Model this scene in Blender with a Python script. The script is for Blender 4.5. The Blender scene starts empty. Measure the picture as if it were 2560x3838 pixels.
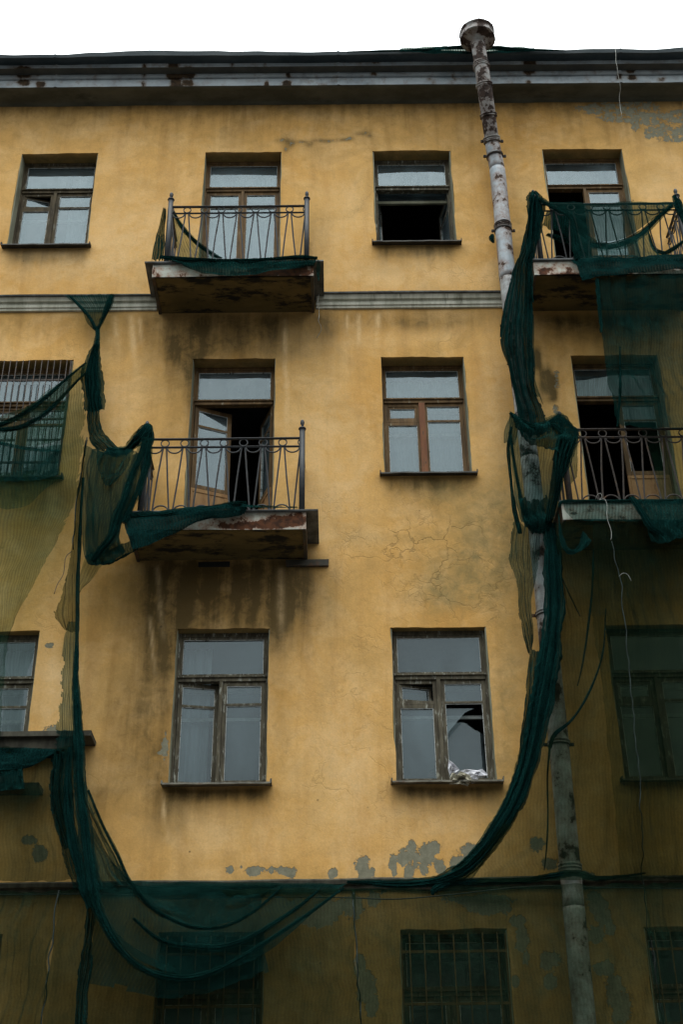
import bpy, math, random
import numpy as np
from mathutils import Vector, noise as mnoise

# ------------------------------------------------------------------ camera, sky, sun, exposure
scene = bpy.context.scene
COL = scene.collection
F_PX, PITCH, YAW, ROLL, DIST, EYE = 4800.0, 0.539526753933386, -0.005896400808266833, -0.01262488875550219, 14.132737292497508, 1.6

def cam_axes():
    cp, sp = math.cos(PITCH), math.sin(PITCH)
    f = Vector((0, cp, sp)); r = Vector((1, 0, 0)); u = r.cross(f)
    cy, sy = math.cos(YAW), math.sin(YAW)
    rz = lambda v: Vector((cy*v.x - sy*v.y, sy*v.x + cy*v.y, v.z))
    f, r, u = rz(f), rz(r), rz(u)
    return math.cos(ROLL)*r + math.sin(ROLL)*u, -math.sin(ROLL)*r + math.cos(ROLL)*u, f
CR, CU, CF = cam_axes()
cam = bpy.data.cameras.new('camera'); camo = bpy.data.objects.new('camera', cam); COL.objects.link(camo)
cam.sensor_fit = 'HORIZONTAL'; cam.sensor_width = 24.0; cam.lens = F_PX/2560*24.0
cam.clip_start = 0.1; cam.clip_end = 3000
from mathutils import Matrix
m = Matrix((CR, CU, -CF)).transposed().to_4x4(); m.translation = Vector((0, -DIST, EYE)); camo.matrix_world = m
scene.camera = camo

world = bpy.data.worlds.new("World"); scene.world = world; world.use_nodes = True
wn = world.node_tree; wn.nodes.clear()
def N(t, typ, **kw):
    n = t.nodes.new(typ)
    for k, v in kw.items():
        if hasattr(n, k): setattr(n, k, v)
    return n
SUN_EL, SUN_AZ = math.radians(72), math.radians(200)
out = N(wn, 'ShaderNodeOutputWorld'); bg = N(wn, 'ShaderNodeBackground'); sky = N(wn, 'ShaderNodeTexSky', sky_type='NISHITA', sun_disc=False)
sky.sun_elevation = SUN_EL; sky.sun_rotation = math.radians(180); sky.dust_density = 6.0; sky.air_density = 2.0
geo = N(wn, 'ShaderNodeNewGeometry'); sep = N(wn, 'ShaderNodeSeparateXYZ')
wn.links.new(geo.outputs['Incoming'], sep.inputs[0])
tc = N(wn, 'ShaderNodeTexCoord'); wn.links.new(tc.outputs['Generated'], sep.inputs[0])
ramp = N(wn, 'ShaderNodeMapRange'); ramp.inputs[1].default_value = 0.0; ramp.inputs[2].default_value = 1.0
ramp.inputs[3].default_value = 2.5; ramp.inputs[4].default_value = 36.0
pw = N(wn, 'ShaderNodeMath', operation='POWER'); pw.inputs[1].default_value = 1.25; wn.links.new(sep.outputs[2], pw.inputs[0]); wn.links.new(pw.outputs[0], ramp.inputs[0])
wcol = N(wn, 'ShaderNodeMix', data_type='RGBA', blend_type='MULTIPLY'); wcol.inputs[0].default_value = 1
nz = N(wn, 'ShaderNodeTexNoise'); nz.inputs['Scale'].default_value = 2.2; nz.inputs['Detail'].default_value = 4
wn.links.new(tc.outputs['Generated'], nz.inputs['Vector'])
mr = N(wn, 'ShaderNodeMapRange'); mr.inputs[3].default_value = .92; mr.inputs[4].default_value = 1.06; wn.links.new(nz.outputs[0], mr.inputs[0])
mm = N(wn, 'ShaderNodeMath', operation='MULTIPLY'); wn.links.new(ramp.outputs[0], mm.inputs[0]); wn.links.new(mr.outputs[0], mm.inputs[1])
wcol.inputs[6].default_value = (.93, 0.985, 1.0, 1); wn.links.new(mm.outputs[0], wcol.inputs[7])
mixs = N(wn, 'ShaderNodeMix', data_type='RGBA'); mixs.inputs[0].default_value = 0.93
wn.links.new(sky.outputs[0], mixs.inputs[6]); wn.links.new(wcol.outputs[2], mixs.inputs[7])
wn.links.new(mixs.outputs[2], bg.inputs[0]); bg.inputs[1].default_value = 0.1
wn.links.new(bg.outputs[0], out.inputs[0])

sl = bpy.data.lights.new('sun', 'SUN'); sl.energy = 0.6; sl.angle = math.radians(25); sl.color = (1, .97, .92)
so = bpy.data.objects.new('sun', sl); COL.objects.link(so)
so.rotation_euler = (math.radians(18), 0, math.radians(-8))     # from the street side, high
so.location = (0, -20, 30)

scene.view_settings.view_transform = 'Standard'; scene.view_settings.look = 'None'
scene.view_settings.exposure = 0.22; scene.view_settings.gamma = 1
scene.cycles.max_bounces = 7; scene.cycles.diffuse_bounces = 3; scene.cycles.glossy_bounces = 3
scene.cycles.transparent_max_bounces = 32; scene.cycles.transmission_bounces = 4
scene.cycles.caustics_reflective = False; scene.cycles.caustics_refractive = False

# ------------------------------------------------------------------ measuring helpers (a point of the photo on a real plane y = d)
def U(px, py, d=0.0):
    v = CR*((px-1280)/F_PX) - CU*((py-1919)/F_PX) + CF
    t = (d + DIST)/v.y
    return Vector((v.x*t, d, v.z*t + EYE))
def proj_np(X, Y, Z):
    dx, dy, dz = X, Y+DIST, Z-EYE
    dd = dx*CF.x + dy*CF.y + dz*CF.z
    return 1280 + F_PX*(dx*CR.x+dy*CR.y+dz*CR.z)/dd, 1919 - F_PX*(dx*CU.x+dy*CU.y+dz*CU.z)/dd
rnd = random.Random(7)

# ------------------------------------------------------------------ node material helpers
class MT:
    def __init__(s, name):
        s.m = bpy.data.materials.new(name); s.m.use_nodes = True; s.t = s.m.node_tree; s.t.nodes.clear()
        s.out = s.n('ShaderNodeOutputMaterial')
        s.obj = s.n('ShaderNodeTexCoord').outputs['Object']
    def n(s, typ, **kw): return N(s.t, typ, **kw)
    def L(s, a, b):
        if isinstance(a, (int, float)): b.default_value = a
        elif isinstance(a, tuple): b.default_value = a if len(a) == 4 or b.type == 'VECTOR' else a + (1,)
        else: s.t.links.new(a, b)
    def math(s, op, a, b=0.0, c=None, clamp=False):
        n = s.n('ShaderNodeMath', operation=op); n.use_clamp = clamp
        s.L(a, n.inputs[0]); s.L(b, n.inputs[1])
        if c is not None: s.L(c, n.inputs[2])
        return n.outputs[0]
    def noise(s, scale, detail=3, rough=.55, vec=None, stretch=None, dist=0):
        v = vec or s.obj
        if stretch:
            mp = s.n('ShaderNodeMapping'); s.L(v, mp.inputs[0]); mp.inputs['Scale'].default_value = stretch; v = mp.outputs[0]
        n = s.n('ShaderNodeTexNoise'); s.L(v, n.inputs['Vector']); n.inputs['Scale'].default_value = scale
        n.inputs['Detail'].default_value = detail; n.inputs['Roughness'].default_value = rough; n.inputs['Distortion'].default_value = dist
        return n.outputs[0]
    def rng(s, v, a, b, c=0.0, d=1.0, smooth=False):
        n = s.n('ShaderNodeMapRange'); n.clamp = True
        if smooth: n.interpolation_type = 'SMOOTHSTEP'
        s.L(v, n.inputs[0])
        for i, x in enumerate((a, b, c, d)): s.L(x, n.inputs[i+1])
        return n.outputs[0]
    def mix(s, f, a, b, mode='MIX'):
        n = s.n('ShaderNodeMix', data_type='RGBA', blend_type=mode); s.L(f, n.inputs[0]); s.L(a, n.inputs[6]); s.L(b, n.inputs[7])
        return n.outputs[2]
    def attr(s, name):
        return s.n('ShaderNodeAttribute', attribute_name=name).outputs['Fac']
    def bump(s, h, strength=.4, dist=.01):
        n = s.n('ShaderNodeBump'); s.L(h, n.inputs['Height']); n.inputs['Strength'].default_value = strength; n.inputs['Distance'].default_value = dist
        return n.outputs[0]
    def principled(s, col, rough=.8, metal=0.0, normal=None, spec=.3):
        p = s.n('ShaderNodeBsdfPrincipled'); s.L(col, p.inputs['Base Color']); s.L(rough, p.inputs['Roughness']); s.L(metal, p.inputs['Metallic'])
        p.inputs['Specular IOR Level'].default_value = spec
        if normal is not None: s.L(normal, p.inputs['Normal'])
        s.L(p.outputs[0], s.out.inputs[0]); return s.m

# ochre plaster
def mat_plaster():
    s = MT('ochre_plaster')
    low = s.noise(.55, 4, .6); mid = s.noise(2.6, 5, .65); fine = s.noise(38, 3, .7)
    streak = s.noise(1.0, 5, .62, stretch=(4.2, 4.2, .45), dist=.35); blot = s.noise(5.5, 5, .7, dist=.6)
    c = s.mix(s.rng(low, .36, .64), (.645, .355, .102), (.71, .425, .148))
    c = s.mix(s.rng(s.noise(1.6, 6, .7, dist=.5), .45, .62, 0, .5), c, (.79, .52, .24))
    c = s.mix(s.rng(streak, .50, .72, 0, .34), c, (.47, .23, .06))
    c = s.mix(s.rng(blot, .52, .68, 0, .30), c, (.44, .26, .085))
    c = s.mix(s.rng(s.noise(1.1, 6, .7, dist=.8), .47, .66, 0, .46), c, (.44, .265, .085))
    soot_shade = s.math('MULTIPLY', s.attr('soot_shade'), s.rng(s.math('ADD', streak, s.math('MULTIPLY', blot, .6)), .50, 1.08, .48, 1.38))
    c = s.mix(s.math('MINIMUM', soot_shade, .93), c, (.075, .052, .02))
    moss_shade = s.math('MULTIPLY', s.attr('moss_shade'), s.rng(s.math('ADD', mid, s.math('MULTIPLY', blot, .8)), .65, 1.05, .25, 1.25), clamp=True)
    c = s.mix(s.math('MULTIPLY', moss_shade, .85), c, (.205, .165, .07))
    lt = s.math('MULTIPLY', s.attr('wash'), s.rng(s.math('ADD', blot, s.math('SUBTRACT', mid, .5)), .35, .62, .35, 1.0))
    c = s.mix(lt, c, (.81, .565, .29))
    # hairline cracks
    wv = s.n('ShaderNodeVectorMath', operation='ADD'); s.L(s.obj, wv.inputs[0])
    nc = s.n('ShaderNodeTexNoise'); s.L(s.obj, nc.inputs['Vector']); nc.inputs['Scale'].default_value = 3.5; nc.inputs['Detail'].default_value = 5
    sc = s.n('ShaderNodeVectorMath', operation='SCALE'); s.L(nc.outputs[1], sc.inputs[0]); sc.inputs['Scale'].default_value = .55
    s.L(sc.outputs[0], wv.inputs[1])
    vo = s.n('ShaderNodeTexVoronoi', feature='DISTANCE_TO_EDGE'); s.L(wv.outputs[0], vo.inputs['Vector']); vo.inputs['Scale'].default_value = 1.9
    vo2 = s.n('ShaderNodeTexVoronoi', feature='DISTANCE_TO_EDGE'); s.L(wv.outputs[0], vo2.inputs['Vector']); vo2.inputs['Scale'].default_value = 4.2
    ca = s.math('ADD', s.attr('crack'), s.rng(low, .5, .7, 0, .35))
    k1 = s.math('MULTIPLY', s.rng(vo.outputs[0], .004, .026, 1, 0), s.math('MULTIPLY', s.rng(s.noise(1.3, 3), .44, .58), s.math('MULTIPLY', ca, .75)), clamp=True)
    k2 = s.math('MULTIPLY', s.rng(vo2.outputs[0], .006, .04, 1, 0), s.math('MULTIPLY', s.rng(s.noise(2.1, 2), .45, .6), s.math('MULTIPLY', s.attr('crack'), .6)), clamp=True)
    kk = s.math('MAXIMUM', k1, k2)
    c = s.mix(s.math('MULTIPLY', kk, .5), c, (.12, .085, .035))
    # pits
    vp = s.n('ShaderNodeTexVoronoi'); s.L(s.obj, vp.inputs['Vector']); vp.inputs['Scale'].default_value = 2.6
    pit = s.math('MULTIPLY', s.rng(vp.outputs['Distance'], .028, .045, 1, 0), s.rng(s.noise(1.7, 2), .5, .56))
    c = s.mix(s.math('MULTIPLY', pit, .8), c, (.09, .065, .03))
    # fallen top coat, grey render below
    pn = s.math('ADD', s.noise(9, 5, .7), s.math('MULTIPLY', s.noise(32, 3, .6), .35))
    pv = s.math('ADD', s.attr('peel'), s.math('MULTIPLY', s.math('SUBTRACT', pn, .67), 1.5))
    pm = s.rng(pv, .48, .53)
    rim = s.math('MULTIPLY', s.rng(pv, .40, .49), s.math('SUBTRACT', 1, pm))
    c = s.mix(s.math('MULTIPLY', rim, .35), c, (.20, .12, .05))
    grey = s.mix(s.rng(s.noise(14, 5, .7), .3, .7), (.155, .15, .105), (.25, .235, .165))
    c = s.mix(pm, c, grey)
    c = s.mix(.5, c, s.mix(1.0, c, s.rng(fine, .3, .7, .84, 1.12), 'MULTIPLY'))
    h = s.math('ADD', s.math('MULTIPLY', mid, .9), s.math('MULTIPLY', fine, .22))
    h = s.math('ADD', h, s.math('MULTIPLY', s.noise(9, 4, .6), .45))
    h = s.math('SUBTRACT', h, s.math('MULTIPLY', pm, 1.8)); h = s.math('SUBTRACT', h, s.math('MULTIPLY', kk, .8))
    return s.principled(c, .93, 0, s.bump(h, .55, .014), .1)

def mat_simple(name, c1, c2, scale=6, rough=.8, metal=0, bump=.3, stretch=None, detail=4, c3=None, t3=(.6, .7), s3=9, spec=.3, lo=.38, hi=.62):
    s = MT(name)
    n1 = s.noise(scale, detail, .65, stretch=stretch)
    c = s.mix(s.rng(n1, lo, hi), c1, c2)
    if c3: c = s.mix(s.rng(s.noise(s3, 5, .68, stretch=stretch), t3[0], t3[1]), c, c3)
    return s.principled(c, rough, metal, s.bump(s.noise(scale*4, 4, .7, stretch=stretch), bump, .006), spec)

def mat_rusty(name, base1, base2, rustc=(.10, .04, .012), stretch=(1, 1, 1), rough=.55, dark=(.03, .025, .018), seamless=True, amount=.0, metal=.0, ns=4.0, lo=.62, hi=.67):
    """painted sheet metal; rust where attribute 'rust' says so or where the noise peaks"""
    s = MT(name)
    c = s.mix(s.rng(s.noise(3.0, 5, .65, stretch=stretch), .35, .65), base1, base2)
    grime = s.noise(2.2, 5, .7, stretch=(stretch[0]*2, stretch[1]*2, stretch[2]*.7))
    c = s.mix(s.rng(grime, .55, .75, 0, .6), c, dark)
    rn = s.noise(ns, 6, .68)
    rv = s.math('ADD', s.math('MULTIPLY', s.attr('rust'), .55), s.math('ADD', rn, amount))
    stain = s.rng(rv, lo-.15, hi, 0, .8); core = s.rng(rv, lo, hi)
    c = s.mix(stain, c, tuple(min(1, x*2.6) for x in rustc)); c = s.mix(core, c, s.mix(s.rng(s.noise(17, 4), .4, .6), rustc, tuple(x*.4 for x in rustc)))
    return s.principled(c, s.rng(core, 0, 1, rough, .9), metal, s.bump(s.math('ADD', s.noise(11, 4), s.math('MULTIPLY', core, .5)), .25, .006), .35)

def mat_net(name, cover, col=(.0035, .020, .019), ribs=.2, tint=(.82, .94, .80), period=.04, scat=1.0):
    """knitted shade cloth: holes between dark green threads that let some green light through"""
    s = MT(name)
    uv = s.n('ShaderNodeTexCoord').outputs['UV']
    w = s.n('ShaderNodeTexWave', wave_type='BANDS', bands_direction='X'); s.L(uv, w.inputs['Vector']); w.inputs['Scale'].default_value = .314/period
    w.inputs['Distortion'].default_value = .15; w.inputs['Detail'].default_value = 1.0; w.inputs['Detail Scale'].default_value = .6
    w2 = s.noise(75, 2, .7, vec=uv, stretch=(.6, 1.3, 1)); lowd = s.noise(1.7, 5, .65)
    geo = s.n('ShaderNodeNewGeometry'); dp = s.n('ShaderNodeVectorMath', operation='DOT_PRODUCT')
    s.L(geo.outputs['Normal'], dp.inputs[0]); s.L(geo.outputs['Incoming'], dp.inputs[1])
    ca = s.math('MAXIMUM', s.math('ABSOLUTE', dp.outputs['Value']), .22)
    cv = s.math('ADD', cover, s.math('MULTIPLY', s.math('SUBTRACT', w.outputs['Fac'], .5), ribs))
    cv = s.math('ADD', cv, s.math('MULTIPLY', s.math('SUBTRACT', lowd, .5), .35)); cv = s.math('ADD', cv, s.math('MULTIPLY', s.math('SUBTRACT', w2, .5), .35))
    thin = s.math('SUBTRACT', 1, cv, clamp=True)
    # seen edge-on the mesh closes up: transmission falls with the slant of the cloth
    fac = s.math('SUBTRACT', 1, s.math('POWER', s.math('MAXIMUM', thin, .004), s.math('DIVIDE', 1, ca)), clamp=True)
    c = s.mix(s.rng(s.noise(4, 6, .75), .35, .7), col, tuple(x*2.2 for x in col))
    c = s.mix(1.0, c, s.rng(s.noise(75, 2, .7), .3, .7, .35, 1.7), 'MULTIPLY')
    d = s.n('ShaderNodeBsdfDiffuse'); s.L(c, d.inputs[0]); tl = s.n('ShaderNodeBsdfTranslucent'); s.L(c, tl.inputs[0])
    nb = s.bump(s.math('ADD', s.math('MULTIPLY', w.outputs['Fac'], .15), s.noise(20, 6, .75)), .9, .02); s.L(nb, d.inputs['Normal'])
    m1 = s.n('ShaderNodeMixShader'); m1.inputs[0].default_value = .35; s.L(d.outputs[0], m1.inputs[1]); s.L(tl.outputs[0], m1.inputs[2])
    tr = s.n('ShaderNodeBsdfTransparent'); tr.inputs[0].default_value = (*tint, 1)
    m2 = s.n('ShaderNodeMixShader'); s.L(fac, m2.inputs[0]); s.L(tr.outputs[0], m2.inputs[1]); s.L(m1.outputs[0], m2.inputs[2])
    s.L(m2.outputs[0], s.out.inputs[0]); return s.m

def mat_glass(name='window_glass', dust_lift=.075, boost=1.9):
    s = MT(name)
    fr = s.n('ShaderNodeFresnel'); fr.inputs[0].default_value = 1.5
    h = s.noise(1.1, 1, .3)
    nb = s.bump(h, .10, .02)
    g = s.n('ShaderNodeBsdfGlossy'); g.inputs['Roughness'].default_value = .006; g.inputs[0].default_value = (.82, .96, 1, 1); s.L(nb, g.inputs['Normal'])
    tr = s.n('ShaderNodeBsdfTransparent'); tr.inputs[0].default_value = (.72, .8, .8, 1)
    m = s.n('ShaderNodeMixShader'); s.L(s.math('MULTIPLY', fr.outputs[0], boost, clamp=True), m.inputs[0]); s.L(tr.outputs[0], m.inputs[1]); s.L(g.outputs[0], m.inputs[2])
    d = s.n('ShaderNodeBsdfDiffuse'); d.inputs[0].default_value = (.27, .36, .39, 1)  # pale film: dust, plus pane brightness put into the colour
    m2 = s.n('ShaderNodeMixShader'); s.L(s.rng(s.noise(2.4, 6, .65, stretch=(1, 1, .5)), .35, .8, dust_lift*.5, dust_lift*4), m2.inputs[0]); s.L(m.outputs[0], m2.inputs[1]); s.L(d.outputs[0], m2.inputs[2])
    s.L(m2.outputs[0], s.out.inputs[0]); return s.m

M = {}
M['plaster'] = mat_plaster()
M['glass'] = mat_glass()
M['glass_up'] = mat_glass('bright_dusty_glass', .11, 2.9)  # upper panes: dustier, with extra brightness and reflection put into the material
M['wood'] = mat_simple('weathered_dark_wood', (.045, .035, .02), (.10, .078, .045), 14, .85, 0, .8, (1, 1, .25), c3=(.26, .25, .20), t3=(.60, .68), s3=22)
M['wood_grey'] = mat_simple('weathered_grey_wood', (.055, .046, .03), (.12, .105, .07), 14, .85, 0, .8, (1, 1, .25), c3=(.30, .30, .25), t3=(.56, .64), s3=22)
M['wood_brown'] = mat_simple('peeling_brown_wood', (.085, .05, .02), (.17, .10, .04), 10, .75, 0, .6, (1, 1, .25), c3=(.33, .31, .23), t3=(.63, .69), s3=20)
M['wood_red'] = mat_simple('red_brown_wood', (.14, .05, .018), (.23, .09, .03), 9, .7, 0, .6, (1, 1, .2), c3=(.05, .035, .02), t3=(.58, .66), s3=18)
M['putty'] = mat_simple('pale_putty', (.36, .38, .36), (.6, .62, .6), 30, .8, 0, .3, c3=(.1, .09, .07), t3=(.58, .62), s3=14)
M['white_wood'] = mat_simple('dull_white_wood', (.25, .28, .27), (.42, .46, .44), 8, .7, 0, .3)
M['jamb'] = mat_simple('grey_green_jamb', (.17, .17, .115), (.28, .28, .20), 5, .9, 0, .4, (1, 1, .4))
M['panel'] = mat_simple('orange_door_panel', (.25, .135, .055), (.34, .20, .085), 7, .8, 0, .5, (1, 1, .3), c3=(.13, .07, .03), t3=(.57, .68), s3=9)
M['iron'] = mat_simple('painted_iron', (.016, .019, .022), (.03, .033, .036), 16, .55, 0, .3, c3=(.07, .038, .018), t3=(.66, .74), s3=8, spec=.45)
M['iron_rusty'] = mat_simple('rusted_iron', (.028, .024, .022), (.05, .04, .032), 16, .7, 0, .4, c3=(.13, .065, .026), t3=(.56, .7), s3=7, spec=.3)
M['bar'] = mat_simple('ochre_grille_paint', (.075, .045, .015), (.13, .08, .028), 12, .8, 0, .3)
M['sill'] = mat_simple('sill_metal', (.06, .055, .04), (.15, .14, .105), 9, .6, 0, .3, (1, 1, 1), c3=(.09, .045, .02), t3=(.58, .68), s3=6)
M['sill_dark'] = mat_simple('dark_sill_metal', (.018, .018, .015), (.045, .042, .034), 9, .6, 0, .3)
M['cornice'] = mat_rusty('cornice_sheet', (.20, .235, .255), (.36, .40, .42), (.05, .028, .011), (.5, 1, 1), .6, ns=5.5, lo=.66, hi=.76)
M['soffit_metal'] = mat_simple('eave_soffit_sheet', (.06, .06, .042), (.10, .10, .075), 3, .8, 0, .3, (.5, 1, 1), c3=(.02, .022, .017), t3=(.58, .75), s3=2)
M['edge'] = mat_simple('dark_eave_edge', (.035, .05, .056), (.07, .085, .09), 3, .7, 0, .3, (.6, 1, 1))
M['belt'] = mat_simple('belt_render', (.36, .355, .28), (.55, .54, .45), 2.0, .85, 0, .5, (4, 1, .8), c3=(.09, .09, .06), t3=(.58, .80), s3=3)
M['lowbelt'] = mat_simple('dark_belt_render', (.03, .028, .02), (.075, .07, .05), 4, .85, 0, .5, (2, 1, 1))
M['fascia'] = mat_rusty('balcony_fascia', (.36, .37, .31), (.52, .53, .46), (.10, .035, .012), (1, 1, .6), .6, dark=(.09, .085, .06), ns=8, amount=.03)
M['fascia_dark'] = mat_rusty('dark_balcony_edge', (.03, .028, .02), (.06, .055, .04), (.06, .025, .01), (1, 1, 1), .7)
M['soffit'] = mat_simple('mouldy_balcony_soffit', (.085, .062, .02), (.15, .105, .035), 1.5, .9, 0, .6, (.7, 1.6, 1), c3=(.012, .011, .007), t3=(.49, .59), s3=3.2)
M['plate'] = mat_simple('balcony_cap_plate', (.05, .055, .055), (.14, .15, .15), 5, .5, 0, .3)
M['pipe'] = mat_rusty('downpipe_zinc', (.27, .32, .35), (.48, .53, .56), (.075, .042, .026), (2, 2, .45), .5, dark=(.06, .06, .055), ns=3.4, amount=.035, lo=.60, hi=.62)
M['pipe_low'] = mat_rusty('downpipe_zinc_dirty', (.27, .30, .31), (.48, .51, .51), (.05, .032, .022), (2, 2, .45), .55, dark=(.03, .03, .028), ns=3.0, amount=.07, lo=.60, hi=.64)
M['hopper'] = mat_rusty('rusty_hopper', (.25, .27, .27), (.36, .38, .37), (.05, .03, .022), (2, 2, .5), .6, amount=.075, ns=4.5, lo=.58, hi=.61)
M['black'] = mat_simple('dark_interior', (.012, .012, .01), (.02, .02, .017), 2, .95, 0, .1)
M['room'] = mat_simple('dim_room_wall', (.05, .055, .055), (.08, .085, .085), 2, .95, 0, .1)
M['curtain_backing'] = mat_simple('grey_curtain_backing', (.19, .225, .24), (.28, .33, .35), 2, .95, 0, .2, (6, 1, .1))
M['paper'] = mat_simple('torn_white_paper', (.62, .62, .66), (.72, .72, .76), 5, .8, 0, .3, c3=(.33, .3, .22), t3=(.6, .68), s3=6)
M['plaster_lump'] = mat_simple('mouldy_insulation', (.24, .22, .16), (.42, .40, .31), 9, .9, 0, 1.0, c3=(.07, .06, .035), t3=(.55, .66), s3=8)
M['wire_pale'] = mat_simple('pale_wire', (.28, .28, .25), (.46, .46, .42), 12, .5)
M['wire_twist'] = mat_simple('laced_cord', (.012, .02, .018), (.03, .045, .04), 18, .8, 0, .3, (1, 1, 1), c3=(.22, .22, .2), t3=(.72, .76), s3=11)
M['jar'] = mat_simple('white_enamel', (.86, .88, .88), (.9, .92, .92), 4, .3, 0, .05)
M['asphalt'] = mat_simple('asphalt', (.04, .04, .042), (.06, .06, .06), 4, .9, 0, .5)
M['paving'] = mat_simple('paving', (.16, .155, .145), (.24, .23, .21), 2, .9, 0, .4)
M['opp'] = mat_simple('grey_render', (.20, .20, .19), (.27, .265, .25), 1, .9, 0, .3)
M['roof'] = mat_simple('roof_sheet', (.03, .035, .035), (.06, .065, .06), 2, .6, 0, .3)
M['net'] = mat_net('green_netting_single', .50, (.005, .026, .023), tint=(.80, .92, .88))
M['net_mid'] = mat_net('green_netting_close', .56, (.0035, .018, .0155), tint=(.80, .90, .84), ribs=.12)
M['net_light'] = mat_net('green_netting_worn', .32, (.009, .030, .018), ribs=.18, tint=(.84, .94, .88), period=.05)
M['net_dense'] = mat_net('green_netting_folded', .78, (.0035, .020, .018))
M['net_thick'] = mat_net('green_netting_bundled', .92, (.003, .0165, .0155), ribs=.1)
M['net_dark'] = mat_net('green_netting_dark', .50, (.006, .016, .010), ribs=.07, tint=(.86, .90, .76))
M['net_over'] = mat_net('green_netting_overlap', .24, (.006, .014, .010), ribs=.07, tint=(.86, .90, .80))

# ------------------------------------------------------------------ object helpers
def tag(o, label=None, cat=None, group=None, kind=None):
    if label: o['label'] = label
    if cat: o['category'] = cat
    if group: o['group'] = group
    if kind: o['kind'] = kind
    return o
def empty(name, loc=(0, 0, 0)):
    o = bpy.data.objects.new(name, None); o.location = loc; COL.objects.link(o); return o

class MB:
    def __init__(s): s.v = []; s.f = []; s.mi = []; s.smooth = []; s.cur = 0; s.sm = False
    def mat(s, i): s.cur = i; return s
    def add(s, vs, fs, smooth=None):
        b = len(s.v); s.v += [tuple(x) for x in vs]
        for f in fs: s.f.append(tuple(i+b for i in f)); s.mi.append(s.cur); s.smooth.append(s.sm if smooth is None else smooth)
        return s
    def box(s, x0, x1, y0, y1, z0, z1, jit=0.0, rot=None):
        vs = [Vector((x, y, z)) for x in (x0, x1) for y in (y0, y1) for z in (z0, z1)]
        if jit: vs = [v + Vector((rnd.uniform(-jit, jit), rnd.uniform(-jit, jit), rnd.uniform(-jit, jit))) for v in vs]
        if rot: vs = [rot @ v for v in vs]
        return s.add(vs, [(0, 1, 3, 2), (4, 6, 7, 5), (0, 4, 5, 1), (2, 3, 7, 6), (0, 2, 6, 4), (1, 5, 7, 3)])
    def tube(s, pts, r, n=8, closed=False, flat=1.0, cap=True, smooth=True):
        pts = [Vector(p) for p in pts]; rr = r if isinstance(r, (list, tuple)) else [r]*len(pts)
        rings = []; prev = None; L = len(pts)
        for i, p in enumerate(pts):
            a = pts[(i-1) % L] if (closed or i > 0) else p; b = pts[(i+1) % L] if (closed or i < L-1) else p
            t = (b-a).normalized()
            if prev is None:
                ref = Vector((0, 1, 0)) if abs(t.y) < .9 else Vector((1, 0, 0)); nrm = (ref - t*ref.dot(t)).normalized()
            else: nrm = (prev - t*prev.dot(t)).normalized()
            prev = nrm; bn = t.cross(nrm)
            rings.append([p + (nrm*math.cos(2*math.pi*k/n)*flat + bn*math.sin(2*math.pi*k/n))*rr[i] for k in range(n)])
        vs = [v for g in rings for v in g]; fs = []
        for i in range(L if closed else L-1):
            j = (i+1) % L
            for k in range(n): fs.append((i*n+k, i*n+(k+1) % n, j*n+(k+1) % n, j*n+k))
        if cap and not closed: fs.append(tuple(range(n-1, -1, -1))); fs.append(tuple((L-1)*n+k for k in range(n)))
        return s.add(vs, fs, smooth)
    def lathe(s, prof, base, n=16, axis=Vector((0, 0, 1)), wob=0.0):
        base = Vector(base); axis = axis.normalized(); ref = Vector((1, 0, 0)); a = (ref-axis*ref.dot(axis)).normalized(); b = axis.cross(a)
        vs = []; fs = []
        for r, h in prof:
            for k in range(n):
                th = 2*math.pi*k/n; q = r*(1+wob*mnoise.noise(Vector((math.cos(th)*2, math.sin(th)*2, h*6))))
                vs.append(base + axis*h + a*math.cos(th)*q + b*math.sin(th)*q)
        for i in range(len(prof)-1):
            for k in range(n): fs.append((i*n+k, i*n+(k+1) % n, (i+1)*n+(k+1) % n, (i+1)*n+k))
        return s.add(vs, fs, True)
    def build(s, name, mats, parent=None, label=None, bevel=0.0):
        me = bpy.data.meshes.new(name); me.from_pydata(s.v, [], s.f)
        for mt in (mats if isinstance(mats, (list, tuple)) else [mats]): me.materials.append(mt)
        me.polygons.foreach_set('material_index', s.mi); me.polygons.foreach_set('use_smooth', s.smooth); me.update()
        o = bpy.data.objects.new(name, me); COL.objects.link(o)
        if parent: o.parent = parent
        if label: o['label'] = label
        if bevel:
            b = o.modifiers.new('bevel', 'BEVEL'); b.width = bevel; b.segments = 1; b.limit_method = 'ANGLE'
        return o

def crom(P, n):
    """Catmull-Rom through rows of P (k, ..., 3) to n samples along axis 0"""
    P = np.asarray(P, float); k = len(P)
    if k == 1: return np.repeat(P, n, 0)
    E = np.concatenate([2*P[:1]-P[1:2], P, 2*P[-1:]-P[-2:-1]], 0)
    t = np.linspace(0, k-1-1e-9, n); i = t.astype(int); u = (t-i).reshape((-1,)+(1,)*(P.ndim-1))
    a, b, c, d = E[i], E[i+1], E[i+2], E[i+3]
    return .5*((2*b)+(-a+c)*u+(2*a-5*b+4*c-d)*u**2+(-a+3*b-3*c+d)*u**3)

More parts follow.
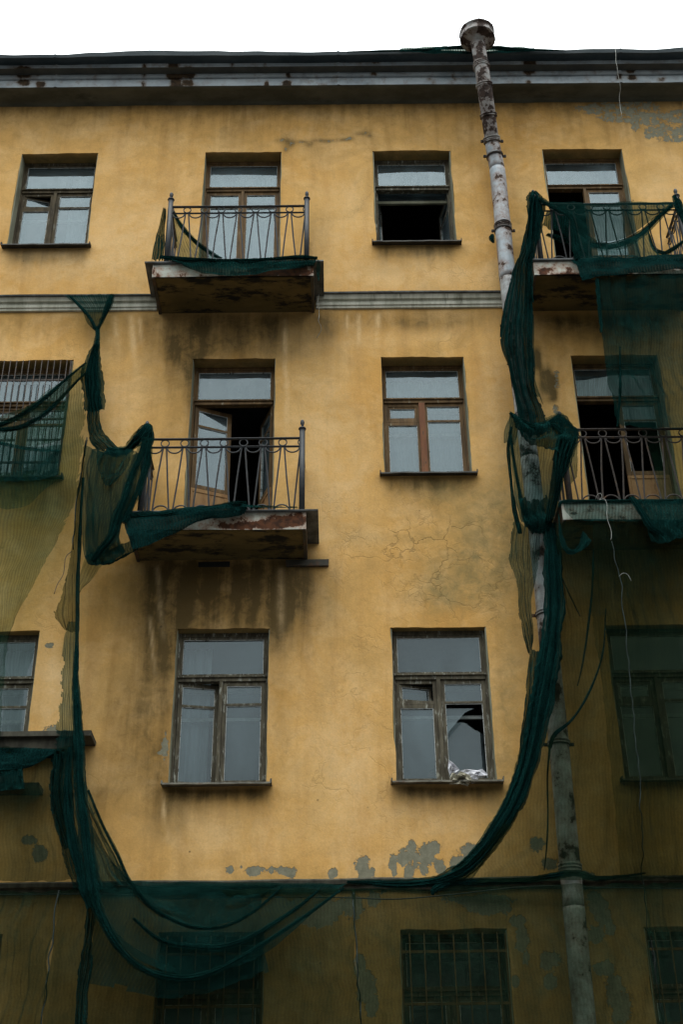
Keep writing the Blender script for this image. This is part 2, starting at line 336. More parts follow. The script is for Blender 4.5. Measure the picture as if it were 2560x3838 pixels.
def grid_mesh(name, G, mat, uv=True, attrs=None, parent=None, keep=None):
    nv, nu = G.shape[:2]
    idx = np.arange(nv*nu).reshape(nv, nu)
    q = np.stack([idx[:-1, :-1], idx[:-1, 1:], idx[1:, 1:], idx[1:, :-1]], -1).reshape(-1, 4)
    if keep is not None: q = q[keep.reshape(-1)]
    me = bpy.data.meshes.new(name); me.from_pydata(G.reshape(-1, 3).tolist(), [], q.tolist())
    if uv:
        du = np.zeros((nv, nu)); du[:, 1:] = np.cumsum(np.linalg.norm(np.diff(G, axis=1), axis=2), 1)
        du = du - du[:, nu//2:nu//2+1]
        dv = np.zeros((nv, nu)); dv[1:] = np.cumsum(np.linalg.norm(np.diff(G, axis=0), axis=2), 0)
        uvs = np.stack([du, dv], -1).reshape(-1, 2)
        l = me.uv_layers.new(name='UVMap'); li = np.empty(len(me.loops), int); me.loops.foreach_get('vertex_index', li)
        l.data.foreach_set('uv', uvs[li].reshape(-1))
    me.materials.append(mat); me.polygons.foreach_set('use_smooth', [True]*len(me.polygons)); me.update()
    if attrs:
        for k, v in attrs.items():
            a = me.attributes.new(k, 'FLOAT', 'POINT'); a.data.foreach_set('value', np.asarray(v, np.float32).reshape(-1))
    o = bpy.data.objects.new(name, me); COL.objects.link(o)
    if parent: o.parent = parent
    return o

def net_part(name, rows, mat, folds=3, amp=.03, res=.035, tat=(0, 0, 0, 0), seed=0, parent=None, crumple=.012, holes=0.0, vfold=0.0):
    """rows of (px, py, depth): control grid from top to bottom; tat = ragged edge size for left, right, top, bottom"""
    P = np.array([[list(U(*p)) for p in r] for r in rows])
    lv = np.mean([sum(np.linalg.norm(P[i+1, j]-P[i, j]) for i in range(len(P)-1)) for j in range(P.shape[1])])
    lu = np.mean([sum(np.linalg.norm(P[i, j+1]-P[i, j]) for j in range(P.shape[1]-1)) for i in range(len(P))])
    nv = int(max(8, min(260, lv/res))); nu = int(max(10, min(220, max(lu/res, folds*16))))
    G = crom(P, nv); G = crom(G.transpose(1, 0, 2), nu).transpose(1, 0, 2).copy()
    uu = np.linspace(0, 1, nu)[None, :]; vv = np.linspace(0, 1, nv)[:, None]
    rs = np.random.RandomState(seed+5); ph = rs.rand(6)*6.28
    warp = .25*np.sin(vv*4+ph[0])/max(folds, 1) + .12*np.sin(vv*11+ph[1])/max(folds, 1)
    fo = np.sin(2*np.pi*folds*(uu+warp)+ph[2])*(.65+.35*np.sin(vv*6+ph[3])) + .45*np.sin(2*np.pi*folds*2.3*(uu+warp*1.3)+ph[4])
    fo = np.sign(fo)*np.abs(fo)**.8 + .22*np.sin(2*np.pi*folds*5.3*(uu+warp*.7)+ph[5])*np.sin(vv*9+ph[0])
    G[:, :, 1] -= amp*(fo+.6)
    if vfold: G[:, :, 1] -= amp*np.sin(2*np.pi*vfold*(vv+.12*np.sin(uu*5+ph[5])))
    for i in range(nv):
        for j in range(nu):
            q = Vector(G[i, j]); n1 = mnoise.noise_vector(q*3.1+Vector((seed*7.3, 0, 0))); n2 = mnoise.noise_vector(q*11+Vector((0, seed*3.1, 0)))
            G[i, j] += np.array(n1)*crumple*1.6 + np.array(n2)*crumple*.5
    keep = np.ones((nv-1, nu-1), bool)
    if any(tat):
        def rag(n, s, size):
            x = np.arange(n); o = np.zeros(n)
            for k in range(n): 
                a = mnoise.noise(Vector((k*.13, s*9.1, 0))); b = mnoise.noise(Vector((k*.5, s*3.7, 4)))
                o[k] = size*max(0, .35+a*.9+b*.5)
            return o
        cw = lu/nu; ch = lv/nv
        L, R = rag(nv-1, seed+1, tat[0])/cw, rag(nv-1, seed+2, tat[1])/cw
        T, B = rag(nu-1, seed+3, tat[2])/ch, rag(nu-1, seed+4, tat[3])/ch
        jj = np.arange(nu-1)[None, :]; ii = np.arange(nv-1)[:, None]
        keep &= (jj >= L[:, None]) & (jj < nu-1-R[:, None]) & (ii >= T[None, :]) & (ii < nv-1-B[None, :])
    if holes:
        for i in range(nv-1):
            for j in range(nu-1):
                if mnoise.noise(Vector((i*.12, j*.12, seed*1.7))) > holes: keep[i, j] = False
    return grid_mesh(name, G, mat, parent=parent, keep=keep)

def bundle(name, path, rad, mat, parent=None, lobes=5, twist=2.0, seed=0, flat=.8, n=44, step=.025):
    """gathered netting: a thick, deeply creased rope of cloth. path of (px,py,depth)"""
    P = np.array([list(U(*p)) for p in path]); L = sum(np.linalg.norm(P[i+1]-P[i]) for i in range(len(P)-1))
    m_ = int(max(12, L/step)); C = crom(P, m_); Rr = crom(np.array(rad, float)[:, None], m_)[:, 0]
    big = max(rad) >= .022
    if big:     # loose outer layer of the gathered cloth: a creased ribbon with uneven edges
        nu = 26; T0 = np.gradient(C, axis=0); T0 /= np.linalg.norm(T0, axis=1)[:, None]; H = np.zeros((m_, nu, 3))
        nr = np.stack([-T0[:, 2], 0*T0[:, 0], T0[:, 0]], 1); nr /= np.linalg.norm(nr, axis=1)[:, None]+1e-6
        for i in range(m_):
            el = 1.25+.35*mnoise.noise(Vector((i*.11, seed, 0)))+.2*mnoise.noise(Vector((i*.5, seed, 3))); er = 1.25+.35*mnoise.noise(Vector((i*.1, seed, 9)))+.2*mnoise.noise(Vector((i*.45, seed, 13)))
            for k in range(nu):
                q = 2*k/(nu-1)-1; o_ = q*Rr[i]*(el if q < 0 else er)
                yy = Rr[i]*flat*(.75*(1-q*q)+.30*math.sin(9*q+i*.03*twist+seed)+.18*math.sin(19*q-i*.05+seed))
                H[i, k] = C[i]+nr[i]*o_+np.array([0, -yy, 0])
        grid_mesh('loose_layer', H, M['net_dense'] if mat is M['net_thick'] else M['net_mid'], parent=parent)
        Rr = Rr*.62
    G = np.zeros((m_, n+1, 3)); T = np.gradient(C, axis=0); T /= np.linalg.norm(T, axis=1)[:, None]
    for i in range(m_):
        t = T[i]; a = np.array([0, -1, 0]); a = a-t*a.dot(t); a /= np.linalg.norm(a); b = np.cross(t, a)
        for k in range(n+1):
            th = 2*math.pi*(k % n)/n; tw = twist*i/m_*6.28 + seed
            cr = 1+.26*math.sin(lobes*th+tw)+.16*math.sin((lobes*2+1)*th-tw*1.4+1)+.12*math.sin((lobes*3+2)*th+tw*2.1)
            q = Rr[i]*cr*(1+.28*mnoise.noise(Vector((i*.09, math.cos(th)*1.5, math.sin(th)*1.5+seed)))+.14*mnoise.noise(Vector((i*.35, math.cos(th)*4, math.sin(th)*4+seed))))
            G[i, k] = C[i]+a*math.cos(th)*q*flat+b*math.sin(th)*q
    return grid_mesh(name, G, mat, parent=parent)

def cord(name, path, r, mat, label, cat, parent=None, n=6, group=None, seed=0, wob=.0):
    P = np.array([list(U(*p)) for p in path]); L = sum(np.linalg.norm(P[i+1]-P[i]) for i in range(len(P)-1))
    C = crom(P, int(max(8, L/.04)))
    pts = [Vector(c)+Vector(mnoise.noise_vector(Vector(c)*6))*wob for c in C]
    o = MB().tube(pts, r, n).build(name, mat, parent)
    if label: tag(o, label, cat, group)
    return o

# ------------------------------------------------------------------ ground and street
def sheet(name, x0, x1, y0, y1, z, mat):
    o = MB().add([(x0, y0, z), (x1, y0, z), (x1, y1, z), (x0, y1, z)], [(0, 1, 2, 3)]).build(name, mat); o['kind'] = 'structure'; return o
sheet('ground', -400, 400, -400, 400, -.15, M['asphalt'])
p_ = MB().box(-60, 60, -3.2, -.04, -.14, .0).build('pavement', M['paving']); p_['kind'] = 'structure'
opp = MB().box(-60, 60, -40, -26, -.1, 14.0).box(-60, 60, -26.0, -25.6, 13.4, 14.2)
for xx in range(-58, 60, 4):
    for zz in (1.5, 5.5, 9.5): opp.mat(1).box(xx, xx+1.4, -25.99, -25.97, zz, zz+2.2)
opp = opp.build('wall_across_the_street', [M['opp'], M['roof']]); opp['kind'] = 'structure'

# ------------------------------------------------------------------ the building
bld = empty('apartment_building', (0, 0, 0))
tag(bld, 'derelict ochre plastered apartment building with wrought iron balconies and stained walls', 'building')

ZT4, ZB4, ZT3, ZB3, ZT2, ZB2, ZT1 = 16.56, 14.63, 12.555, 10.615, 8.42, 6.45, 4.82
CX = {'A': (-4.79, -3.605), 'B': (-1.952, -.80), 'C': (.648, 1.808), 'D': (3.283, 4.496)}
OPEN = {}
for c in 'ABCD':
    x0, x1 = CX[c]
    OPEN[c+'4'] = [x0, x1, ZB4 if c in 'AC' else 13.62, ZT4, .20]
    OPEN[c+'3'] = [x0, x1, ZB3 if c in 'AC' else (9.62 if c == 'B' else 9.70), ZT3, .20]
    OPEN[c+'2'] = [x0, x1, ZB2, ZT2, .12]
    OPEN[c+'1'] = [x0, x1, 2.6, ZT1, .22]
OPEN['B4'][:2] = [-1.96, -.77]; OPEN['C4'][:2] = [.638, 1.835]; OPEN['D4'][:2] = [3.255, 4.5]
OPEN['C2'][:2] = [.665, 1.828]; OPEN['B2'][:2] = [-1.943, -.81]

def gauss(px, py, cx, cy, rx, ry, p=2.0): return np.exp(-((np.abs(px-cx)/rx)**p + (np.abs(py-cy)/ry)**p))
def band(px, py, x0, x1, y0, y1, sx=20, s0=20, s1=60):
    a = 1/(1+np.exp(-(px-x0)/sx)) * 1/(1+np.exp((px-x1)/sx))
    b = 1/(1+np.exp(-(py-y0)/s0*2)) * np.where(py > y1, np.exp(-((py-y1)/s1)**2), 1)
    return a*b

def wall_attrs(px, py):
    soot_shade = .60*np.clip(1-(py-375)/300, 0, 1)**1.7*(py > 300)
    for a in ((1000, 1240, 560, 1170, 1330, 30, 20, 60, .55), ):
        pass
    soot_shade += .42*band(px, py, 560, 1205, 1175, 1230, 40, 14, 130)         # below the upper left balcony
    soot_shade += .35*band(px, py, 640, 1180, 1180, 1300, 60, 30, 70)
    soot_shade += .60*gauss(px, py, 712, 1400, 42, 190) + .35*gauss(px, py, 690, 1330, 90, 70) + .22*gauss(px, py, 640, 1560, 70, 220)
    soot_shade += .26*band(px, py, -50, 580, 1172, 1200, 20, 8, 75)
    soot_shade += .34*band(px, py, 1180, 1900, 1160, 1185, 20, 8, 60) + .28*gauss(px, py, 1560, 1215, 160, 26)
    soot_shade += .30*gauss(px, py, 1240, 1250, 45, 45)
    soot_shade += .52*band(px, py, 520, 1180, 2090, 2150, 45, 14, 190)         # below the lower left balcony
    soot_shade += .45*band(px, py, 560, 1150, 2100, 2330, 60, 30, 120)
    soot_shade += .52*gauss(px, py, 585, 2480, 100, 330) + .48*gauss(px, py, 560, 2850, 100, 260) + .5*gauss(px, py, 645, 2380, 40, 160) + .25*gauss(px, py, 1100, 2230, 120, 120)
    soot_shade += .22*gauss(px, py, 420, 2760, 90, 360) + .30*gauss(px, py, 1040, 2330, 40, 260) + .3*gauss(px, py, 640, 3050, 60, 120)
    soot_shade += .2*gauss(px, py, 1060, 2700, 36, 160)
    for (x0, x1, y) in ((30, 325, 945), (1415, 1700, 930), (1448, 1772, 1800), (640, 1000, 2960), (1490, 1860, 2956)):
        soot_shade += .55*band(px, py, x0, x1, y-10, y+12, 8, 6, 34) + .18*band(px, py, x0, x1, y-10, y+40, 12, 6, 90)
    soot_shade += .25*band(px, py, 1990, 2600, 1180, 1260, 20, 12, 130) + .5*band(px, py, 2000, 2560, 1180, 1200, 20, 12, 60)
    soot_shade += .5*band(px, py, 2120, 2600, 1970, 2040, 30, 12, 200)
    soot_shade += .40*band(px, py, -60, 350, 1800, 1850, 30, 10, 80)
    soot_shade += .35*band(px, py, -60, 400, 2950, 2990, 30, 10, 80)
    soot_shade += .42*np.clip((py-3300)/90, 0, 1)  # low wall: grime, with its lack of light put into the colour
    soot_shade += .22*gauss(px, py, 610, 2130, 30, 120)+.3*gauss(px, py, 1180, 880, 60, 90)
    # edge grime round openings handled by shader noise; low wall darker
    moss_shade = .55*gauss(px, py, 1830, 1950, 170, 150) + .55*gauss(px, py, 1780, 2150, 150, 120) + .5*gauss(px, py, 1900, 2600, 60, 330)
    moss_shade += .45*gauss(px, py, 1700, 2230, 160, 60)+.4*gauss(px, py, 1960, 950, 50, 260)+.35*gauss(px, py, 1885, 1080, 40, 90)+.3*gauss(px, py, 1650, 1860, 170, 60)
    moss_shade += .3*gauss(px, py, 1480, 2020, 240, 26)+.3*gauss(px, py, 1240, 2250, 30, 100)+.5*gauss(px, py, 1995, 1500, 60, 160)
    moss_shade += .35*gauss(px, py, 1850, 3050, 60, 200) + .3*np.clip((py-3320)/60, 0, 1)+.25*gauss(px, py, 930, 3290, 900, 16)  # low wall term also paints in the missing light there
    moss_shade += .22*gauss(px, py, 560, 1180, 110, 14)+.35*gauss(px, py, 1780, 2080, 120, 26)+.3*gauss(px, py, 1620, 2200, 60, 110)+.3*gauss(px, py, 1880, 1850, 40, 300)
    wash = 0
    for x, y0, y1, w in ((1068, 1190, 1720, 9), (428, 1180, 1330, 10), (487, 1175, 1430, 13), (520, 1180, 1300, 7), (1345, 1170, 1330, 8), (1420, 1170, 1300, 10), (585, 2110, 2420, 9), (560, 2300, 2560, 6), (610, 2960, 3160, 6), (1050, 2120, 2400, 12), (1300, 1170, 1260, 6)):
        xc = x - (x-1190)*(py-y0)*.00016
        wash = wash + np.exp(-((px-xc)/w)**2)*np.clip((py-y0)/18, 0, 1)*np.clip((y1-py)/(y1-y0)*2, 0, 1)*.58
    wash = wash + .35*gauss(px, py, 1250, 2700, 160, 330)*0.5 + .28*gauss(px, py, 430, 1560, 110, 170)+.2*gauss(px, py, 1500, 1270, 260, 40)
    for gx, gy, rx, ry, k in ((450, 880, 330, 190, .5), (1560, 1030, 330, 70, .55), (1300, 850, 90, 200, .4), (1200, 1560, 130, 260, .5), (1850, 1500, 60, 260, .5), (1250, 1900, 160, 200, .4), (1650, 2500, 60, 60, .3), (1300, 2900, 120, 240, .45), (1650, 3080, 220, 70, .5), (900, 3120, 300, 80, .35), (220, 2600, 60, 120, .5), (2480, 700, 90, 120, .4)):
        wash = wash + k*.8*gauss(px, py, gx, gy, rx, ry)
    wash = wash + .4*gauss(px, py, 300, 1000, 240, 90)*.6+.35*gauss(px, py, 200, 2520, 70, 250)
    peel = np.zeros_like(px)
    E_ = [(865, 3257, 15, 14), (957, 3262, 34, 17), (907, 3244, 5, 8), (1017, 3262, 10, 12), (1060, 3262, 22, 16), (1090, 3275, 22, 18), (1245, 3272, 16, 18), (1360, 3245, 26, 28), (1378, 3275, 26, 26), (1473, 3235, 15, 30), (1478, 3270, 9, 18),
          (1510, 3220, 18, 32), (1530, 3270, 17, 34), (1545, 3190, 16, 40), (1560, 3220, 8, 34), (1600, 3205, 26, 40), (1630, 3175, 22, 24), (1590, 3255, 16, 26), (1650, 3247, 22, 28), (1760, 3195, 34, 30), (1725, 3240, 36, 36), (1700, 3270, 20, 18),
          (1325, 3400, 34, 40), (1400, 3370, 22, 26), (1245, 3400, 60, 30), (1190, 3440, 60, 30), (1830, 3400, 70, 28), (1800, 3370, 120, 16), (2225, 3355, 30, 20), (2240, 3390, 34, 34), (2265, 3440, 26, 36), (2235, 3500, 36, 30), (2290, 3480, 16, 22), (2200, 3290, 30, 22),
          (2270, 3625, 40, 26), (2300, 3700, 26, 60), (2330, 3770, 36, 60), (1350, 3620, 22, 40), (1370, 3700, 34, 60), (1395, 3760, 24, 40), (1940, 3450, 34, 22), (1960, 3520, 26, 40), (1970, 3590, 14, 26), (1930, 3680, 12, 24),
          (110, 3146, 22, 18), (148, 3200, 26, 34), (2010, 3165, 26, 26), (2060, 3240, 30, 20), (2060, 3600, 34, 34), (2060, 3680, 24, 30), (1440, 3330, 12, 14),
          (188, 2418, 17, 9), (190, 2742, 26, 20), (225, 2765, 40, 24), (150, 2060, 0.1, .1), (620, 2800, 9, 50), (608, 2822, 15, 8),
          (2290, 410, 110, 20), (2330, 440, 70, 18), (2400, 420, 60, 34), (2440, 450, 60, 20), (2470, 490, 40, 26), (2530, 500, 60, 30), (2540, 440, 60, 20), (2380, 470, 14, 18), (2430, 500, 16, 18), (2240, 400, 50, 8),
          (1648, 2268, 3, 3)]
    for cx, cy, rx, ry in E_:
        d = np.sqrt(((px-cx)/rx)**2+((py-cy)/ry)**2); peel = np.maximum(peel, np.clip(1.18-d*.62, 0, .56 if cy < 520 else 1))
    soot_shade += 1.1*gauss(px, py, 2045, 1430, 26, 50, 3)+1.0*gauss(px, py, 2012, 1350, 18, 40, 3)+1.0*gauss(px, py, 2070, 1480, 20, 26, 3)+.8*gauss(px, py, 2080, 1425, 12, 26, 3)
    peel = np.maximum(peel, .62*gauss(px, py, 2085, 1535, 18, 24, 3)+0)
    peel = np.maximum(peel, .48*gauss(px, py, 2085, 1430, 18, 50, 3))
    for gx, gy, rx, ry in ((1062, 526, 22, 9), (1090, 540, 14, 12), (1075, 562, 12, 10), (1125, 533, 26, 6), (1160, 545, 10, 9), (1200, 528, 24, 6), (1240, 530, 22, 5), (1290, 528, 22, 5), (1310, 522, 16, 6), (1345, 505, 18, 6), (1375, 500, 16, 8), (1385, 512, 9, 6)):
        peel = np.maximum(peel, .50*gauss(px, py, gx, gy, rx, ry, 3)); soot_shade += .45*gauss(px, py, gx, gy, rx*1.2, ry*1.3)
    crack = .65*gauss(px, py, 1500, 2010, 420, 170)+.6*gauss(px, py, 1750, 2150, 260, 200)+.4*gauss(px, py, 1500, 2700, 400, 600)+.35*gauss(px, py, 1200, 530, 500, 110)+.5*gauss(px, py, 240, 1330, 80, 160)+.5*gauss(px, py, 200, 2280, 100, 200)+.4*gauss(px, py, 1640, 1280, 200, 120)+.4*gauss(px, py, 1800, 1000, 300, 250)
    soot_shade = soot_shade + .10
    return dict(soot_shade=np.clip(soot_shade, 0, 1), moss_shade=np.clip(moss_shade, 0, 1), wash=np.clip(wash, 0, .85), peel=peel, crack=np.clip(crack, 0, 1))

def axis(lo, hi, flo, fhi, step, ins, coarse=1.0):
    a = list(np.arange(lo, flo, coarse)) + list(np.arange(flo, fhi, step)) + list(np.arange(fhi, hi+.01, coarse))
    a = [v for v in a if all(abs(v-i) > step*.45 for i in ins)]
    return np.array(sorted(a+list(ins)))
def build_wall():
    xi = sorted({round(v, 4) for o in OPEN.values() for v in o[:2]}); zi = sorted({round(v, 4) for o in OPEN.values() for v in o[2:4]})
    xs = axis(-12, 12, -5.6, 5.6, .03, xi); zs = axis(0, 17.7, 3.6, 17.7, .03, zi+[17.7])
    zs = zs[zs <= 17.7001]
    nx, nz_ = len(xs), len(zs); X, Z = np.meshgrid(xs, zs); Y = np.zeros_like(X)
    cell = np.ones((nz_-1, nx-1), bool); xm = (xs[1:]+xs[:-1])/2; zm = (zs[1:]+zs[:-1])/2
    for o in OPEN.values():
        cell[np.ix_((zm > o[2]) & (zm < o[3]), (xm > o[0]) & (xm < o[1]))] = False
    def n2(X, Z, s, o):   # cheap smooth value noise
        r = np.random.RandomState(o); g = r.rand(64, 64)
        a = (X*s) % 63; b = (Z*s) % 63; i = a.astype(int); j = b.astype(int); fa = a-i; fb = b-j; fa = fa*fa*(3-2*fa); fb = fb*fb*(3-2*fb)
        return (g[i, j]*(1-fa)*(1-fb)+g[i+1, j]*fa*(1-fb)+g[i, j+1]*(1-fa)*fb+g[i+1, j+1]*fa*fb)-.5
    Y = n2(X, Z, .7, 1)*.016 + n2(X, Z, 2.3, 2)*.009 + n2(X, Z, 7, 3)*.004
    X2 = X + n2(X, Z, 3.1, 4)*.022 + n2(X, Z, 11, 6)*.008; Z2 = Z + n2(X, Z, 2.7, 5)*.022+n2(X, Z, 12, 7)*.009
    px, py = proj_np(X, 0*X, Z); at = wall_attrs(px, py)
    V = np.stack([X2, Y, Z2], -1).reshape(-1, 3).tolist(); vals = {k: v.reshape(-1).tolist() for k, v in at.items()}
    idx = np.arange(nx*nz_).reshape(nz_, nx)
    F = np.stack([idx[:-1, :-1], idx[:-1, 1:], idx[1:, 1:], idx[1:, :-1]], -1)[cell].tolist()
    ix = {round(v, 4): i for i, v in enumerate(xs)}; iz = {round(v, 4): i for i, v in enumerate(zs)}
    for key, o in OPEN.items():
        a, b = int(np.argmin(abs(xs-o[0]))), int(np.argmin(abs(xs-o[1]))); c, d = int(np.argmin(abs(zs-o[2]))), int(np.argmin(abs(zs-o[3])))
        ring = [(c, k) for k in range(a, b)]+[(k, b) for k in range(c, d)]+[(d, k) for k in range(b, a, -1)]+[(k, a) for k in range(d, c, -1)]
        rid = [int(idx[r]) for r in ring]; prev = rid
        cx, cz = (o[0]+o[1])/2, (o[2]+o[3])/2
        for y in (o[4]*.5, o[4]+.10):
            new = []
            for q, r in enumerate(ring):
                vx, vz = float(xs[r[1]]), float(zs[r[0]])
                new.append(len(V)); V.append([vx, y, vz])
                for k in vals:
                    vals[k].append({'soot_shade': .42 if vz > o[3]-.01 else .12, 'moss_shade': .75 if vz > o[3]-.01 else .55, 'peel': 0, 'wash': 0, 'crack': 0}[k])  # reveal faces toned darker, most at the head
            for q in range(len(ring)):
                r2 = (q+1) % len(ring); F.append([prev[r2], prev[q], new[q], new[r2]])
            prev = new
    me = bpy.data.meshes.new('wall'); me.from_pydata(V, [], F); me.materials.append(M['plaster'])
    for k, v in vals.items():
        a = me.attributes.new(k, 'FLOAT', 'POINT'); a.data.foreach_set('value', v)
    me.polygons.foreach_set('use_smooth', [abs(1) > 0]*len(me.polygons)); me.update()
    o = bpy.data.objects.new('wall', me); COL.objects.link(o); o.parent = bld
    me.set_sharp_from_angle(angle=math.radians(40))
    return o
build_wall()
# back of the building: floors between rooms keep it a solid body
MB().box(-12, 12, 3.2, 9, 0, 17.7).build('rear_block', M['roof'], bld)
rf = MB().add([(-12, -.55, 18.10), (12, -.55, 18.10), (12, 9, 20.2), (-12, 9, 20.2)], [(0, 1, 2, 3)]).add([(-12, -.5, 17.9), (12, -.5, 17.9), (12, 9, 17.75), (-12, 9, 17.75)], [(0, 3, 2, 1)])
rf.build('roof', M['roof'], bld)

# cornice: one lofted sheet-metal profile
def loft_profile(name, prof, x0, x1, dx, mat, attrsf=None, sag=None):
    xs = np.arange(x0, x1+dx/2, dx); P = []
    for (a, b), (c, d) in zip(prof[:-1], prof[1:]):
        k = max(1, int(math.hypot(c-a, d-b)/.02)); P += [(a+(c-a)*t/k, b+(d-b)*t/k) for t in range(k)]
    P.append(prof[-1]); P = np.array(P)
    G = np.zeros((len(P), len(xs), 3)); G[:, :, 0] = xs[None]; G[:, :, 1] = P[:, 0:1]; G[:, :, 2] = P[:, 1:2]
    if sag: G[:, :, 1] += sag(xs, P)[0]; G[:, :, 2] += sag(xs, P)[1]
    at = attrsf(*proj_np(G[:, :, 0], G[:, :, 1], G[:, :, 2])) if attrsf else None
    o = grid_mesh(name, G, mat, attrs=at, parent=bld); o.data.set_sharp_from_angle(angle=math.radians(25)); return o
def corn_attr(px, py):
    r = np.zeros_like(px)
    for cx, cy, rx, ry, k in ((88, 275, 30, 24, 1), (92, 312, 22, 16, .9), (155, 320, 20, 12, .8), (148, 275, 18, 12, .5), (540, 260, 10, 40, .6), (538, 320, 12, 14, .6), (650, 240, 20, 34, .8), (655, 280, 30, 22, 1), (660, 315, 24, 18, 1), (708, 275, 22, 22, 1), (705, 312, 22, 14, .9), (995, 250, 8, 30, .5), (1000, 318, 10, 12, .9), (1075, 315, 16, 12, 1), (1080, 285, 8, 10, .5),
                              (1400, 275, 14, 12, .6), (1410, 225, 14, 14, .6), (1985, 250, 24, 34, .9), (1980, 310, 12, 10, .6), (2365, 258, 20, 20, 1), (2370, 292, 16, 10, .8), (2320, 290, 10, 12, .7), (1700, 270, 6, 30, .4), (870, 240, 8, 20, .4), (2480, 300, 20, 8, .5)):
        r = np.maximum(r, k*gauss(px, py, cx, cy, rx, ry, 3))
    return dict(rust=np.clip(r, 0, 1))
def corn_sag(xs, P):
    w = np.array([mnoise.noise(Vector((x*.55, 3.3, 0))) for x in xs]); w2 = np.array([mnoise.noise(Vector((x*1.9, 9.3, 0))) for x in xs])
    top = np.clip((P[:, 1:2]-18.04)/.10, 0, 1)
    seam = np.clip(1-np.abs(((xs+.62) % 1.48)-.74)/.012, 0, 1)[None]*.012
    return (-seam*np.ones_like(top), (w*.075+w2*.03)[None]*top + w2[None]*.008)
PROF = [(.0, 17.60), (-.06, 17.625), (-.30, 17.645), (-.335, 17.66), (-.34, 17.80), (-.325, 17.805), (-.325, 17.83), (-.35, 17.835), (-.368, 17.85), (-.372, 17.925), (-.385, 17.935), (-.395, 17.96), (-.405, 18.03), (-.43, 18.06), (-.50, 18.07), (-.565, 18.08), (-.58, 18.15), (-.56, 18.16)]
loft_profile('eave_edge', PROF[13:], -12, 12, .03, M['edge'], None, corn_sag)
loft_profile('cornice', PROF[3:14], -12, 12, .03, M['cornice'], corn_attr, corn_sag)
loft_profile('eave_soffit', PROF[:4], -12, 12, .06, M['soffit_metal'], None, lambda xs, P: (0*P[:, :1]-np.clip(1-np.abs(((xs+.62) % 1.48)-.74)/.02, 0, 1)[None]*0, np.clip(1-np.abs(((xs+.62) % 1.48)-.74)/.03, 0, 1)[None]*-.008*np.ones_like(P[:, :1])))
def bsag(xs, P):
    w = np.array([mnoise.noise(Vector((x*.8, 7.3, 0))) for x in xs]); top = np.clip((P[:, 1:2]-13.59)/.02, 0, 1); return (0*top, w[None]*.02*top)
BELT = [(.0, 13.41), (-.03, 13.415), (-.035, 13.45), (-.05, 13.455), (-.056, 13.495), (-.035, 13.50), (-.04, 13.535), (-.075, 13.545), (-.085, 13.575), (-.10, 13.60), (-.13, 13.605), (-.135, 13.622), (.0, 13.65)]
for nm_, xa, xb in (('moulding', -12, -2.49), ('moulding', -.24, 2.62), ('moulding', 5.05, 12)):
    loft_profile(nm_, BELT[:10], xa, xb, .05, M['belt'], None, bsag)
    loft_profile('flashing', BELT[9:], xa, xb, .05, M['plate'], None, bsag)
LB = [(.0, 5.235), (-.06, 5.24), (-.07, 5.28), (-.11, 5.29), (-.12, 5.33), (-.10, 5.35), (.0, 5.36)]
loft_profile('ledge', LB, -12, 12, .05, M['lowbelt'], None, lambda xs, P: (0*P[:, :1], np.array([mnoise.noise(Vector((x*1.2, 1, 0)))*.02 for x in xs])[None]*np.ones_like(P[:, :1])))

# ------------------------------------------------------------------ windows and balcony doors
def rotz(cx, cy, a):
    return Matrix.Translation((cx, cy, 0)) @ Matrix.Rotation(a, 4, 'Z') @ Matrix.Translation((-cx, -cy, 0))
def sash(mb, x0, x1, z0, z1, y, w=.045, t=.04, bar=None, glass=True, barw=.03, putty=True, rot=None, wt=None, broken=False):
    """one leaf: stiles, rails, glazing bar, putty line and glass; slots 0 wood, 1 glass, 2 putty"""
    J = .0015
    mb.mat(0).box(x0, x0+w, y, y+t, z0, z1, J, rot).box(x1-w, x1, y, y+t, z0, z1, J, rot)
    mb.box(x0+w, x1-w, y+.001, y+t-.001, z1-(wt or w), z1, J, rot).box(x0+w, x1-w, y+.001, y+t-.001, z0, z0+w, J, rot)
    if bar: mb.box(x0+w, x1-w, y+.001, y+t-.001, bar-barw/2, bar+barw/2, J, rot)
    spans = [(z0+w, z1-(wt or w))] if not bar else [(z0+w, bar-barw/2), (bar+barw/2, z1-(wt or w))]
    for i, (a, b) in enumerate(spans):
        if putty:
            mb.mat(2); p = .007
            for q in ((x0+w, x0+w+p, a, b), (x1-w-p, x1-w, a, b), (x0+w+p, x1-w-p, b-p, b)):
                mb.box(q[0], q[1], y+.006, y+.018, q[2], q[3], .001, rot)
        if glass and not (broken and i == 0):
            g = [Vector((x0+w-.004, y+.02, a-.004)), Vector((x1-w+.004, y+.02, a-.004)), Vector((x1-w+.004, y+.02, b+.004)), Vector((x0+w-.004, y+.02, b+.004))]
            if rot: g = [rot @ v for v in g]
            mb.mat(1).add(g, [(0, 1, 2, 3)], False)
    return mb

def pane(x0, x1, z0, z1, y, par, mat=None, shape=None):
    pts = shape or [(x0, z0), (x1, z0), (x1, z1), (x0, z1)]
    tx, tz = rnd.uniform(-.012, .012), rnd.uniform(-.02, .012)
    o = MB().add([(x, y+(x-x0)*tx+(z-z0)*tz, z) for x, z in pts], [tuple(range(len(pts)))], False).build('pane', mat or M['glass'], par); return o

